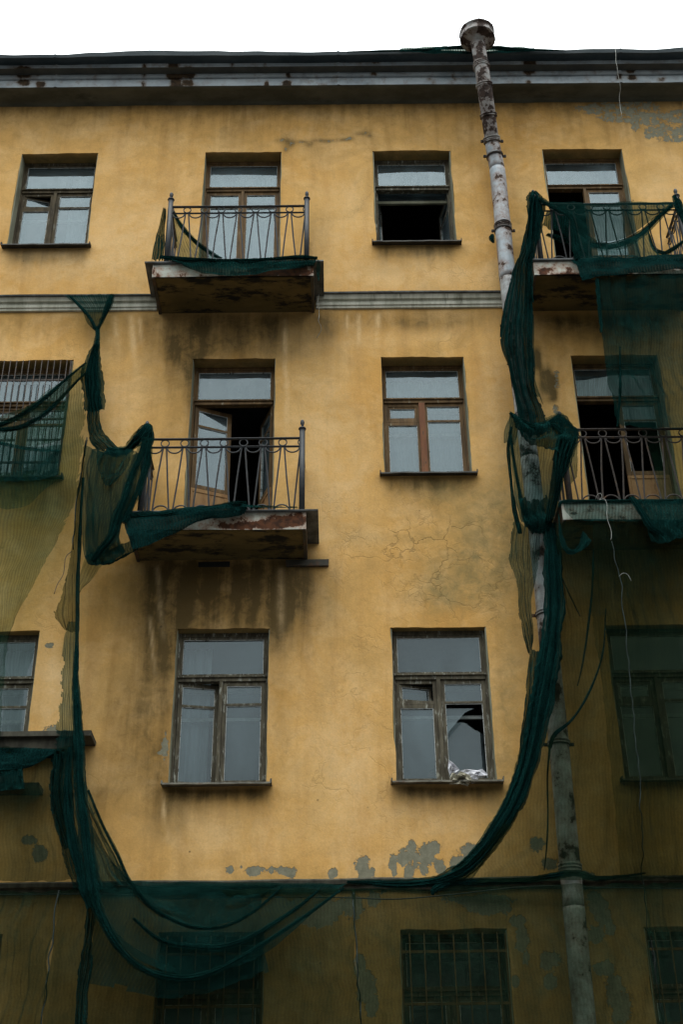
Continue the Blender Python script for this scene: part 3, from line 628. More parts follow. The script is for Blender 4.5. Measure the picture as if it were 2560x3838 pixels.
def interior(o, par, mat, depth=2.4, wide=.7):
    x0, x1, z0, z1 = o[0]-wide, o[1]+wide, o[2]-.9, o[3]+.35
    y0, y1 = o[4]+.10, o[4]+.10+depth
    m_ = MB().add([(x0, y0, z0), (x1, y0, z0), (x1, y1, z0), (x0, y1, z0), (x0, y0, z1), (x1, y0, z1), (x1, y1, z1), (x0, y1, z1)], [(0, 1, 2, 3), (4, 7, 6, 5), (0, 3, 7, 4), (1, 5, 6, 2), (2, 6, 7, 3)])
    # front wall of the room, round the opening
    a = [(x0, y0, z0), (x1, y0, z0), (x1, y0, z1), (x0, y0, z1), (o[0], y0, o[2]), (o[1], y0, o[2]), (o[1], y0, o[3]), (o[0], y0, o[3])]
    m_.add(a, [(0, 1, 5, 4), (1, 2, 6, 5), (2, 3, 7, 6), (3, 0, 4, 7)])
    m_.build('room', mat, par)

def make_window(key, wood='wood', left='fixed', right='fixed', vent='closed', room='room', sill='sill', label=None, inner=True, silljut=.10, door=False, grille=None, toplight=True, panel_h=.0, mull=None, pale_backing=None, pale=False):
    x0, x1, z0, z1, rv = OPEN[key]; W = M[wood]; GL = M['glass_up' if key[1] in '34' or pale else 'glass']; mats = [W, GL, M['putty']]
    zt = z1-.61; zb = z1-.955; xm = x0+.555 if not door else (x0+x1)/2; fw = .04; y = rv; mh = .022
    fr = MB()
    fr.box(x0, x0+fw, y, y+.08, z0, z1, .002).box(x1-fw, x1, y, y+.08, z0, z1, .002).box(x0+fw, x1-fw, y+.001, y+.079, z1-.05, z1, .002)
    fr.box(x0+fw, x1-fw, y-.012, y+.075, zt-.035, zt+.035, .002).box(x0+fw-.01, x1-fw+.01, y-.035, y+.002, zt+.012, zt+.034, .002)
    if not door: fr.box(x0+fw, x1-fw, y+.001, y+.079, z0, z0+.05, .002)
    mid_bar = left == 'fixed' or right == 'fixed' or left == 'ajar'
    if mid_bar and not mull: fr.box(xm-mh, xm+mh, y-.014, y+.073, z0+.02, zt-.035, .002)
    # top light sash
    sash(fr, x0+fw, x1-fw, zt+.035, z1-.05, y+.012, .035, .04, glass=False)
    name = 'balcony_door' if door else 'window'
    w = fr.build(name, mats, bld, label, bevel=.002)
    if toplight: pane(x0+fw+.03, x1-fw-.03, zt+.065, z1-.08, y+.034, w, GL)
    if mull: MB().box(xm-mh-.02, xm+mh+.02, y-.016, y+.071, z0+.03, zt-.036, .002).build('mullion', M[mull], w)
    if pale_backing:  # pale sheet added behind the panes to brighten the glass
        xs_ = np.linspace(x0+.03+(x1-x0-.06)*pale_backing[0], x0+.03+(x1-x0-.06)*pale_backing[1], 60)
        grid_mesh('curtain_backing', np.array([[(x, y+.26+.018*math.sin(x*34)+.01*math.sin(x*81+q*.7), zz) for x in xs_] for q, zz in enumerate(np.linspace(z1-.1, z0, 6))]), M['curtain_backing'], parent=w)
    # jamb board on the reveal sides, pale
    for ja, jb_ in ((x0-.001, x0+.012), (x1-.012, x1+.001)): MB().box(ja, jb_, .012, y, z0, z1-.01, .001).build('jamb', M['jamb'], w)
    zlo = z0+(.05 if not door else .02)
    def leaf(side, mode):
        a, b = (x0+fw+.002, xm-mh) if side == 'l' else (xm+mh, x1-fw-.002)
        if mode == 'gone': return
        mb = MB()
        if mode == 'fixed' or mode == 'broken':
            if side == 'l' and vent != 'none':
                sash(mb, a, b, zlo, zb, y+.012, .05, .042, broken=(mode == 'broken'))
                sash(mb, a, b, zb+.001, zt-.036, y+.0125, .045, .042, glass=False, putty=False)
                s1 = mb.build('casement', mats, w, bevel=.002)
                vb = MB(); rt = None
                if vent == 'ajar': rt = Matrix.Translation((a+.045, y+.03, 0)) @ Matrix.Rotation(math.radians(14), 4, 'Z') @ Matrix.Translation((-(a+.045), -(y+.03), 0))
                sash(vb, a+.047, b-.047, zb+.048, zt-.084, y+.022, .03, .03, rot=rt)
                vb.build('vent_sash', mats, w, bevel=.002); return
            sash(mb, a, b, zlo, zt-.036, y+.012, .05, .042, bar=zb+.02, broken=(mode == 'broken'))
            mb.build('casement', mats, w, bevel=.002); return
        ang = {'ajar': 12, 'ajarbig': 24, 'open': 78, 'wide': 80}[mode]
        rt = rotz(a, y+.03, math.radians(ang)) if side == 'l' else rotz(b, y+.03, math.radians(-ang))
        sash(mb, a, b, zlo, zt-.036, y+.012, .05, .042, bar=zb+.02, rot=rt)
        mb.build('casement', mats, w, bevel=.002)
    def dleaf(side, mode):
        a, b = (x0+fw+.002, xm-.002) if side == 'l' else (xm+.002, x1-fw-.002)
        if mode == 'gone': return
        ang = {'fixed': 0, 'ajar': 12, 'ajarbig': 24, 'open': 80, 'half': 70, 'broken': 0}[mode]
        rt = rotz(a, y+.03, math.radians(ang)) if side == 'l' else rotz(b, y+.03, math.radians(-ang))
        zp = z0+.02+panel_h; mb = MB()
        sash(mb, a, b, zp, zt-.036, y+.012, .06, .045, bar=zb+.0, rot=rt, broken=(mode == 'broken'))
        mb.build('door_leaf', mats, w, bevel=.002)
        pb = MB(); pb.box(a+.002, b-.002, y+.014, y+.05, z0+.02, zp-.002, .001, rt)
        for k in range(4): xx = a+.05+(b-a-.1)*k/3; pb.box(xx-.008, xx+.008, y+.008, y+.02, z0+.06, zp-.04, .001, rt)
        pb.box(a+.03, b-.03, y+.004, y+.016, zp-.06, zp-.03, .001, rt)
        pb.build('door_panel', M['panel'], w)
    if door: dleaf('l', left); dleaf('r', right)
    else: leaf('l', left); leaf('r', right)
    if inner == 'top':
        MB().box(x0+.03, x1-.03, y+.14, y+.18, zt-.17, zt-.12, .002).build('inner_frame', M['jamb'], w)
        pane(x0+.03, x1-.03, zt-.12, z1-.05, y+.16, w, GL)
    elif inner:   # the second, inner frame seen through the glass
        b = MB(); yi = y+.16
        b.box(x0+.03, x1-.03, yi, yi+.04, zt-.11, zt-.06).box(x0+.02, x0+.07, yi, yi+.04, z0, zt-.11).box(x1-.07, x1-.02, yi, yi+.04, z0, zt-.11).box(xm-.03, xm+.03, yi, yi+.04, z0, zt-.11)
        b.box(x0+.07, xm-.03, yi, yi+.035, zb-.13, zb-.09).box(xm+.03, x1-.07, yi, yi+.035, zb-.13, zb-.09)
        b.build('inner_frame', M['white_wood'], w)
    if sill:
        s_ = MB(); nseg = 14; a, b2 = x0-.045, x1+.05; P0 = []; P1 = []
        for k in range(nseg+1):
            xx = a+(b2-a)*k/nseg; dz = rnd.uniform(-.003, .003); j = silljut+rnd.uniform(-.004, .004)
            P0.append([(xx, y+.02, z0+.022), (xx, -j, z0-.012+dz), (xx, -j-.004, z0-.034+dz), (xx, -j+.008, z0-.036+dz), (xx, 0.02, z0-.01)])
        vs = [v for r in P0 for v in r]; fs = []
        for k in range(nseg):
            for q in range(4): fs.append((k*5+q, k*5+q+1, (k+1)*5+q+1, (k+1)*5+q))
        s_.add(vs, fs).box(a-.012, a+.004, -silljut, .01, z0-.02, z0+.02, .004).box(b2-.004, b2+.012, -silljut, .01, z0-.02, z0+.025, .004)
        s_.build('sill', M[sill], w)
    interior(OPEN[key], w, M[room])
    return w

def make_grille(key, matn, yg, n, hz, label=None, x0=None, x1=None, bot=None):
    o = OPEN[key]; x0 = x0 or o[0]; x1 = x1 or o[1]; zb = bot or o[2]+.02; zt = o[3]-.03
    g = MB()
    g.box(x0+.01, x0+.03, yg-.012, yg+.012, zb, zt-.0, .001).box(x1-.03, x1-.01, yg-.012, yg+.012, zb, zt, .001)
    for h in hz: g.box(x0+.03, x1-.03, yg-.009, yg+.009, h-.014, h+.014, .001)
    w = g.build('window_grille', M[matn], bld, label)
    for k in range(n):
        xx = x0+.03+(x1-x0-.06)*(k+.5)/n
        MB().tube([(xx, yg-.02, zb), (xx+rnd.uniform(-.004, .004), yg-.02, (zb+zt)/2), (xx, yg-.02, zt+.0)], .0075, 6).build('bar', M[matn], w)
    return w

make_window('A4', 'wood', 'fixed', 'fixed', vent='ajar', room='room', sill='sill_dark', pale_backing=(.62, 1.0))
make_window('B4', 'wood_brown', 'fixed', 'fixed', door=True, panel_h=.85, sill=None, inner=True, pale_backing=(.05, .95))
make_window('C4', 'wood_grey', 'wide', 'wide', vent='none', room='black', sill='sill_dark', inner='top')
make_window('D4', 'wood_brown', 'open', 'fixed', door=True, panel_h=.88, sill=None, room='black', inner=False, label='balcony door with its left leaf open')
make_window('A3', 'wood_brown', 'fixed', 'fixed', vent='closed', sill='sill_dark', inner=False)
make_window('B3', 'wood_brown', 'ajarbig', 'half', door=True, panel_h=.96, sill=None, room='black', inner=False, label='balcony door with its right leaf swung open')
make_window('C3', 'wood_brown', 'fixed', 'fixed', vent='closed', sill='sill_dark', label='window with an orange brown mullion', mull='wood_red', pale_backing=(.0, 1.0))
make_window('D3', 'wood_brown', 'open', 'broken', door=True, panel_h=1.0, sill=None, room='black', inner=False, label='balcony door with its lower right pane missing')
make_window('A2', 'wood_grey', 'fixed', 'fixed', vent='none', sill='sill', pale_backing=(.6, 1.0))
make_window('B2', 'wood_grey', 'ajar', 'fixed', vent='none', sill='sill', silljut=.14, pale_backing=(.0, .35))
make_window('C2', 'wood_grey', 'fixed', 'broken', vent='ajar', sill='sill', silljut=.14, label='window with its lower right pane broken out')
make_window('D2', 'wood_grey', 'fixed', 'fixed', vent='closed', sill='sill', silljut=.12, pale=True)
for k in 'ABCD': make_window(k+'1', 'wood', 'fixed', 'fixed', vent='none', room='black', sill='sill_dark', inner=False)
make_grille('A3', 'iron_rusty', -.015, 13, (12.2, 11.55, 10.86), 'black barred grille over the curtained window', bot=10.66)
for k in 'ABCD': make_grille(k+'1', 'bar', .04, 7, (4.60, 4.07, 3.3))
# curtain behind the barred window
cu = []
for zz in (12.45, 11.5, 10.6):
    cu.append([(x, .42+.02*math.sin(x*40)+.01*math.sin(x*93+zz), zz) for x in np.linspace(-4.8, -3.6, 90)])
grid_mesh('curtain_backing', np.array(cu), M['curtain_backing'], parent=[o for o in bld.children if o.name.startswith('window.') or o.name == 'window'][2])
# broken glass left hanging in the pane of the lower right window
x0, x1 = OPEN['C2'][0]+.62, OPEN['C2'][1]-.09
wC2 = [o for o in bld.children if o.get('label') == 'window with its lower right pane broken out'][0]
pane(0, 0, 0, 0, .19, wC2, shape=[(x0, 7.44), (x0, 7.10), (x0+.10, 7.22), (x0+.24, 7.38), (x0+.36, 7.44)])
pane(0, 0, 0, 0, .25, wC2, shape=[(x0, 6.56), (x1+.0, 6.56), (x1+.0, 7.16), (x1-.10, 7.22), (x1-.2, 7.30), (x0, 7.42)])

# ------------------------------------------------------------------ balconies
def balcony(x0, x1, zb, zt, px0, px1, rail_mat, sides='lr', post='lr', label=None, fas=None, rx0=None, rx1=None):
    D = .77
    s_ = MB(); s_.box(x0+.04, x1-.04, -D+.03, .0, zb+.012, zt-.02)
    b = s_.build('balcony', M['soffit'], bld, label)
    # soffit sheet edge and fascia
    so_ = MB(); n = 22
    for sa, sb in ((x0, x0+.04), (x1-.04, x1)): MB().box(sa, sb, -D+.005, .0, zb-.006, zt-.02, .003).build('side_trim', M['fascia_dark'], b)
    xs = np.linspace(x0, x1, 60); zz = np.linspace(zb, zt-.02, 9); G = np.zeros((9, 60, 3)); G[:, :, 0] = xs; G[:, :, 2] = zz[:, None]
    G[:, :, 1] = -D-.012+np.array([[.010*mnoise.noise(Vector((x*2.5, z*8, zb))) for x in xs] for z in zz])
    G[0, :, 2] += np.array([.012*mnoise.noise(Vector((x*3, 5, zb))) for x in xs])
    px, py = proj_np(G[:, :, 0], G[:, :, 1], G[:, :, 2]); at = dict(rust=np.clip(sum(k*gauss(px, py, a, b_, c, d) for a, b_, c, d, k in (fas or [(0, 0, 1, 1, 0)])), 0, 1))
    f = grid_mesh('fascia', G, M['fascia'], attrs=at, parent=b)
    MB().box(px0, px1, -D-.055, .0, zt-.018, zt, .003).build('cap_plate', M['plate'], b)
    # railing
    y = -D+.05; X0 = rx0 if rx0 is not None else x0+.14; X1 = rx1 if rx1 is not None else x1-.08; R = M[rail_mat]
    top = zt+1.11; mid = zt+.985; bot = zt+.075
    def postf(x, yy):
        p = MB(); h = zt+1.24
        p.tube([(x, yy, zt), (x, yy, h)], .036, 12)
        p.lathe([(.0, 0), (.046, 0), (.05, .01), (.046, .02), (.012, .026), (.012, .05), (.022, .075), (.028, .10), (.024, .13), (.01, .15), (0, .158)], (x, yy, h), 12)
        p.build('post', R, b)
    if 'l' in post: postf(X0, y)
    if 'r' in post: postf(X1, y)
    def bars(P0, P1, yaxis):
        """one side of the railing from P0 to P1 (xy)"""
        P0, P1 = Vector(P0), Vector(P1); L = (P1-P0).length; k = max(2, round(L/.247)); p = L/k; dr = (P1-P0).normalized()
        at = lambda s, z, o=0: Vector((P0.x+dr.x*s+dr.y*o, P0.y+dr.y*s-dr.x*o, z))
        MB().tube([at(0, top), at(L*.5, top-.004), at(L, top)], .013, 8, flat=1.7, smooth=False).build('handrail', R, b)
        MB().tube([at(0, mid), at(L, mid)], .017, 4, smooth=False).build('middle_rail', R, b)
        MB().tube([at(0, bot-.03), at(L, bot-.03)], .010, 4, smooth=False).build('bottom_rail', R, b)
        for i in range(k+1):
            c = i*p; full = 0 < i < k
            if i < k:
                r_ = p/2-.035
                MB().tube([at(c+p/2-r_*math.cos(a), mid-.012-.075*math.sin(a)) for a in np.linspace(0, math.pi, 13)], .0095, 6).build('scroll', R, b)
            if full or True:
                a0, a1 = (0, 2*math.pi) if full else ((-math.pi/2, math.pi/2) if i == 0 else (math.pi/2, 3*math.pi/2))
                rr = (top-mid)/2-.012; nn = 17 if full else 9
                pts = [at(c+rr*1.02*math.cos(a), (top+mid)/2+rr*math.sin(a)) for a in np.linspace(a0, a1, nn)]
                if full: MB().tube(pts[:-1], .0085, 6, closed=True).build('ring', R, b)
                else: MB().tube(pts, .0085, 6).build('ring', R, b)
            if full:
                MB().tube([at(c-(p/2-.03)*math.cos(a), bot-.03+.085*math.sin(a)) for a in np.linspace(0, math.pi, 13)], .0095, 6).build('scroll', R, b)
            for sg in (-1, 1):
                s0, s1 = c+sg*.022, c+sg*(p/2-.022)
                if 0 <= s1 <= L and 0 <= s0 <= L:
                    MB().tube([at(s0, mid-.01), at((s0+s1)/2+rnd.uniform(-.009, .009), (mid+bot)/2, rnd.uniform(-.008, .008)), at(s1, bot-.03)], .0105, 4, smooth=False).build('baluster', R, b)
    bars((X0, y), (X1, y), False)
    if 'l' in sides: bars((X0, y), (X0, -.02), True)
    if 'r' in sides: bars((X1, y), (X1, -.02), True)
    return b
balcony(-2.47, -.262, 13.355, 13.60, -2.58, -.125, 'iron', 'lr', 'lr', 'upper left balcony with black railing', fas=[(1010, 1025, 130, 25, .5), (1120, 1015, 60, 20, .4), (590, 1030, 20, 20, .3)], rx0=-2.30, rx1=-.36)
balcony(-2.50, -.352, 9.365, 9.615, -2.56, -.205, 'iron', 'lr', 'lr', 'lower left balcony with rust eaten edge', fas=[(1010, 1965, 70, 14, .85), (1090, 1950, 50, 18, .9), (870, 1975, 50, 10, .6), (1180, 1960, 15, 20, .0)], rx0=-2.38, rx1=-.405)
balcony(2.755, 4.98, 13.34, 13.59, 2.73, 5.08, 'iron', 'lr', 'lr', 'upper right balcony wrapped in netting', fas=[(2040, 1020, 16, 20, .6), (2120, 1030, 40, 8, .5)], rx0=2.885, rx1=4.93)
balcony(2.76, 5.0, 9.455, 9.705, 2.73, 5.1, 'iron_rusty', 'l', 'lr', 'lower right balcony with rusty brown railing', fas=[(2150, 1925, 12, 6, .8)], rx0=2.885, rx1=4.93)
# steel beam let into the wall and a dark slot under the lower left balcony, and the stump of a removed ledge at far left
MB().box(-.62, -.085, -.05, .03, 9.265, 9.345, .006).build('beam_and_slot', M['fascia_dark'], bld)
MB().box(-1.72, -1.33, -.03, .03, 9.275, 9.335, .004).build('beam_and_slot', M['black'], bld)  # dark slot in the wall, drawn as a black block
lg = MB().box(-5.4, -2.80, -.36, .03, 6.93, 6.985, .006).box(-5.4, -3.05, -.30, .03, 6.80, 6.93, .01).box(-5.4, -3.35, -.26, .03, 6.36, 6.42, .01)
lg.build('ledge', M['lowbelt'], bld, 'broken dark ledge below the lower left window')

# ------------------------------------------------------------------ drainpipe
pipe = empty('drainpipe', tuple(U(2190, 3838, -.2))); tag(pipe, 'tall rust patched zinc drainpipe with a hopper head above the eaves', 'drainpipe')
def unparent_shift(o, root): o.parent = root; o.matrix_parent_inverse = Matrix.Translation(root.location).inverted(); return o
AX = [(1792, 168, -.82), (1812, 300, -.74), (1830, 430, -.52), (1846, 545, -.30), (1861, 640, -.22), (1878, 820, -.22), (1897, 1050, -.22), (1930, 1320, -.22), (1990, 1720, -.22), (2035, 2100, -.22), (2068, 2450, -.22), (2100, 2800, -.22), (2150, 3400, -.22), (2190, 3838, -.22)]
AP = [U(*a) for a in AX]
lowx = sum(p.x for p in AP[4:])/len(AP[4:])
for i in range(4, len(AP)): AP[i].x = AP[i].x*.55+lowx*.45
AP.append(Vector((AP[-1].x, -.22, .3)))
RP = .118
def seg_tube(pts, r0, mat, name='pipe_section'):
    v = MB(); C = crom(np.array([list(p) for p in pts]), max(6, int((pts[-1]-pts[0]).length/.08)))
    rr = [r0*(1+.03*mnoise.noise(Vector((0, c[2]*1.5, 3)))) for c in C]
    v.tube([Vector(c) for c in C], rr, 24); return unparent_shift(v.build(name, mat), pipe)
seg_tube(AP[0:4], RP*.93, M['hopper']); seg_tube(AP[3:5], RP*.96, M['pipe']); seg_tube(AP[4:7], RP, M['pipe']); seg_tube(AP[6:9], RP*.98, M['pipe_low']); seg_tube(AP[8:11], RP, M['pipe_low']); seg_tube(AP[10:13], RP*.98, M['pipe_low']); seg_tube(AP[12:], RP, M['pipe_low'])
def on_axis(py):
    for a, b, p, q in zip(AX[:-1], AX[1:], AP[:-1], AP[1:]):
        if a[1] <= py <= b[1]:
            t = (py-a[1])/(b[1]-a[1]); return p.lerp(q, t), (q-p).normalized()
for py, k in ((245, 3), (252, 0), (320, 2), (335, 0), (432, 2), (520, 2), (534, 1), (585, 1), (848, 2), (862, 1), (1560, 2), (1580, 1), (1955, 2), (2300, 2), (2780, 2), (3250, 2)):
    if k == 0: continue
    c, d = on_axis(py); c2 = MB()
    for q in range(k):
        o_ = c + d*(q*.035)
        c2.lathe([(RP+.001, -.012), (RP+.012, -.008), (RP+.014, 0), (RP+.012, .008), (RP+.001, .012)], o_, 24, d)
    unparent_shift(c2.build('joint_collar', M['hopper'] if py < 540 else M['pipe_low']), pipe)
for py in (532, 588, 868, 1565, 2310, 2790):
    c, d = on_axis(py); h = MB(); h.lathe([(RP+.004, -.02), (RP+.01, -.02), (RP+.01, .02), (RP+.004, .02)], c, 24, d)
    for sg in (-1, 1): h.box(c.x+sg*(RP+.03)-.025, c.x+sg*(RP+.03)+.025, c.y-.012, c.y+.012, c.z-.018, c.z+.018).tube([(c.x+sg*(RP+.03), c.y-.03, c.z), (c.x+sg*(RP+.03), c.y+.03, c.z)], .008, 6)
    h.tube([(c.x, c.y+RP, c.z), (c.x, .02, c.z)], .009, 6)
    unparent_shift(h.build('bracket', M['iron_rusty']), pipe)
c = AP[0]; ax = Vector((-.01, -.06, 1)).normalized()
hp = MB().lathe([(RP*.9, -.04), (RP*.98, .0), (.18, .045), (.255, .085), (.272, .09), (.274, .108), (.262, .112), (.264, .225), (.276, .23), (.278, .25), (.268, .255), (.252, .255), (.248, .12), (.1, .06), (RP*.8, .0)], c, 20, ax, wob=.05)
unparent_shift(hp.build('hopper_head', M['hopper']), pipe)

# ------------------------------------------------------------------ small things
t = MB()
A4 = OPEN['A4']; c = U(155, 925, .26); 
for (px, r_, h_, lab) in ((160, .045, .12, 'small white jar standing left of the mullion behind the top left window'), (244, .065, .17, 'larger white lampshade like bowl behind the right pane of the top left window')):
    c = U(px, 915, .27); c.z = A4[2]+.115
    j = MB().lathe([(0, 0), (r_*.8, 0), (r_, h_*.25), (r_, h_*.75), (r_*.8, h_*.93), (r_*.3, h_), (0, h_)], c, 16).build('jar', M['jar']); tag(j, lab, 'jar')
MB_p = MB()
def paper(name, pts, mat, d, label, cat, thick=.004, crum=.02):
    """crumpled sheet: outline fan with displaced interior"""
    P = [U(px, py, d) for px, py in pts]; cc = sum(P, Vector())/len(P); vs = [cc+Vector((0, -crum*2, 0))]; n = len(P)
    for k, f_ in ((0, .4), (1, .72), (2, 1.0)):
        for i, p in enumerate(P): vs.append(cc.lerp(p, f_)+Vector((0, rnd.uniform(-crum, crum)*1.5, rnd.uniform(-crum, crum)*(.35 if k < 2 else 0))))
    fs = [(0, 1+i, 1+(i+1) % n) for i in range(n)]
    for k in range(2):
        for i in range(n): a = 1+k*n+i; b = 1+k*n+(i+1) % n; fs.append((a, a+n, b+n, b))
    o = MB().add(vs, fs, False).build(name, mat); s_ = o.modifiers.new('t', 'SOLIDIFY'); s_.thickness = thick; tag(o, label, cat); return o
paper('paper_scrap', [(1682, 2846), (1700, 2862), (1722, 2884), (1712, 2902), (1698, 2892), (1686, 2900), (1680, 2880)], M['paper'], .02, 'folded white paper scrap sticking up in the broken window pane', 'paper')
paper('paper_scrap', [(1722, 2886), (1745, 2882), (1790, 2885), (1808, 2884), (1828, 2906), (1812, 2910), (1795, 2908), (1786, 2930), (1770, 2938), (1750, 2925), (1735, 2905)], M['paper'], -.06, 'torn sheet of white paper lying on the broken window sill', 'paper')
paper('rubble_lump', [(1686, 2915), (1694, 2898), (1712, 2904), (1722, 2892), (1745, 2896), (1762, 2910), (1768, 2928), (1755, 2938), (1720, 2937), (1688, 2934)], M['plaster_lump'], -.09, 'mouldy grey lump of insulation spilling over the broken window sill', 'rubble', .03, .03)
# dark cloth and pale round thing behind the left lower pane of that window
paper('cloth_heap', [(1600, 2912), (1612, 2890), (1632, 2866), (1645, 2852), (1650, 2912)], mat_simple('brown_cloth', (.10, .06, .05), (.15, .09, .08), 6), .24, 'brown cloth heap behind the lower left pane above the mouldy sill', 'cloth')
# cords and wires
cord('wire', [(2303, 178, -.60), (2308, 210, -.6), (2316, 280, -.55), (2324, 330, -.45), (2322, 370, -.35), (2330, 440, -.3)], .004, M['wire_pale'], 'thin pale wire dangling from the eave above the upper right balcony', 'wire', wob=.02)
cord('wire', [(1194, 1105, -.3), (1192, 1140, -.3), (1197, 1180, -.3), (1194, 1205, -.3), (1205, 1235, -.2), (1185, 1268, -.1)], .0035, M['wire_pale'], 'thin white thread hanging beside the upper left balcony', 'wire', wob=.01)
cord('wire', [(2232, 1872, -.86), (2240, 1852, -.88), (2252, 1850, -.9), (2256, 1862, -.9), (2246, 1874, -.9), (2262, 1868, -.9), (2272, 1880, -.9), (2276, 1900, -.9), (2274, 1930, -.9), (2281, 1960, -.9), (2290, 1985, -.9), (2292, 2010, -.9), (2289, 2024, -.9)], .0026, M['wire_pale'], 'white wire tied to the lower right balcony railing and dangling below it', 'wire')
cord('wire', [(2320, 2160, -.86), (2334, 2148, -.9), (2352, 2152, -.92), (2366, 2176, -.92)], .0022, M['wire_pale'], 'short curled wire end sticking out of the netting below the lower right balcony', 'wire')
cord('cord', [(2292, 2030, -.9), (2298, 2080, -.88), (2322, 2160, -.85), (2335, 2270, -.82), (2352, 2430, -.78), (2368, 2620, -.74), (2378, 2760, -.7), (2392, 2860, -.66), (2402, 3000, -.55), (2406, 3160, -.4), (2408, 3290, -.24), (2420, 3420, -.26), (2446, 3560, -.28), (2470, 3720, -.3), (2492, 3860, -.3)], .0055, M['wire_twist'], 'long twisted black and white cord lacing the netting at right', 'cord', wob=.03)
cord('cord', [(1322, 3345, -.3), (1326, 3400, -.32), (1335, 3520, -.32), (1341, 3640, -.32), (1345, 3740, -.32), (1355, 3860, -.32)], .008, M['wire_twist'], 'twisted cord lacing the netting below the ledge in the middle', 'cord', wob=.03)
cord('cord', [(222, 3336, -.35), (206, 3440, -.35), (186, 3600, -.35), (170, 3740, -.35), (156, 3860, -.35)], .008, M['wire_twist'], 'twisted cord lacing the netting at bottom left', 'cord', wob=.03)
cord('cord', [(324, 1640, -.34), (318, 1700, -.36), (305, 1760, -.38), (296, 1830, -.38), (285, 1900, -.38), (278, 1990, -.38), (272, 2060, -.38)], .009, M['wire_twist'], 'twisted edge cord of the torn netting beside the lower left balcony', 'cord', wob=.02)
cord('wire', [(270, 2065, -.36), (246, 2090, -.34), (238, 2150, -.32), (215, 2190, -.32), (203, 2226, -.32)], .004, M['iron'], 'thin black wire curling down on the wall at left', 'wire')
cord('power_cable', [(-80, 3352, -.14), (400, 3350, -.14), (640, 3364, -.14), (900, 3360, -.14), (1280, 3362, -.14), (1480, 3368, -.14), (1700, 3350, -.14), (2000, 3320, -.14), (2300, 3325, -.14), (2660, 3330, -.14)], .007, M['iron'], 'black cable strung along the wall just below the lower ledge', 'cable')

# ------------------------------------------------------------------ debris netting
def nets(name, label, group='torn green debris netting hung over the facade'):
    e = empty(name); tag(e, label, 'netting', group); return e
G_ = 'green debris netting'
# 1 left: pinned to the moulding, knotted, strand down to the balcony
n1 = nets('debris_netting', 'green netting strand knotted below the moulding and falling to the lower left balcony post')
net_part('hung_flap', [[(245, 1107, -.16), (300, 1108, -.17), (360, 1107, -.17), (425, 1105, -.16)], [(300, 1165, -.18), (335, 1165, -.19), (372, 1160, -.19), (408, 1158, -.18)], [(326, 1215, -.19), (345, 1220, -.2), (362, 1215, -.2), (385, 1200, -.19)], [(352, 1236, -.2), (358, 1240, -.2), (364, 1240, -.2), (372, 1234, -.2)]], M['net'], 6, .012, seed=1, parent=n1, tat=(.02, .01, 0, 0))
bundle('edge_fold', [(420, 1106, -.18), (405, 1150, -.2), (388, 1190, -.21), (368, 1234, -.21)], [.03, .04, .03, .02], M['net_dense'], n1, 4, .5, 3)
bundle('edge_fold', [(262, 1112, -.18), (300, 1150, -.2), (335, 1190, -.21), (360, 1236, -.21)], [.012, .018, .018, .02], M['net_dense'], n1, 3, .5, 5)
bundle('strand', [(365, 1225, -.21), (366, 1260, -.22), (362, 1290, -.23), (352, 1330, -.24), (345, 1390, -.26), (350, 1470, -.28), (355, 1540, -.3)], [.028, .028, .038, .07, .11, .115, .10], M['net_thick'], n1, 5, 1.0, 2, .45)
net_part('strand_web', [[(352, 1300, -.26), (362, 1296, -.26), (372, 1300, -.26)], [(326, 1372, -.3), (345, 1372, -.32), (372, 1380, -.3)], [(322, 1442, -.33), (345, 1442, -.36), (380, 1446, -.33)], [(332, 1500, -.35), (348, 1510, -.37), (378, 1520, -.35)], [(330, 1545, -.36), (348, 1545, -.38), (374, 1545, -.36)]], M['net_dense'], 4, .03, seed=3, parent=n1)
net_part('strand_web', [[(330, 1540, -.36), (345, 1542, -.38), (374, 1540, -.36)], [(328, 1600, -.40), (350, 1600, -.42), (384, 1605, -.4)], [(338, 1650, -.46), (365, 1650, -.5), (405, 1640, -.46)], [(360, 1690, -.55), (400, 1690, -.6), (445, 1685, -.6)]], M['net_dense'], 4, .025, seed=4, parent=n1)
bundle('twisted_end', [(400, 1690, -.62), (440, 1695, -.68), (475, 1688, -.72), (500, 1665, -.76), (525, 1640, -.78), (548, 1605, -.78), (553, 1590, -.76)], [.05, .06, .055, .07, .075, .06, .03], M['net_thick'], n1, 5, 2.5, 4, .8)
bundle('twisted_end', [(552, 1596, -.72), (556, 1640, -.74), (548, 1680, -.78), (552, 1720, -.70)], [.05, .065, .05, .03], M['net_thick'], n1, 4, 1.2, 8, .8)
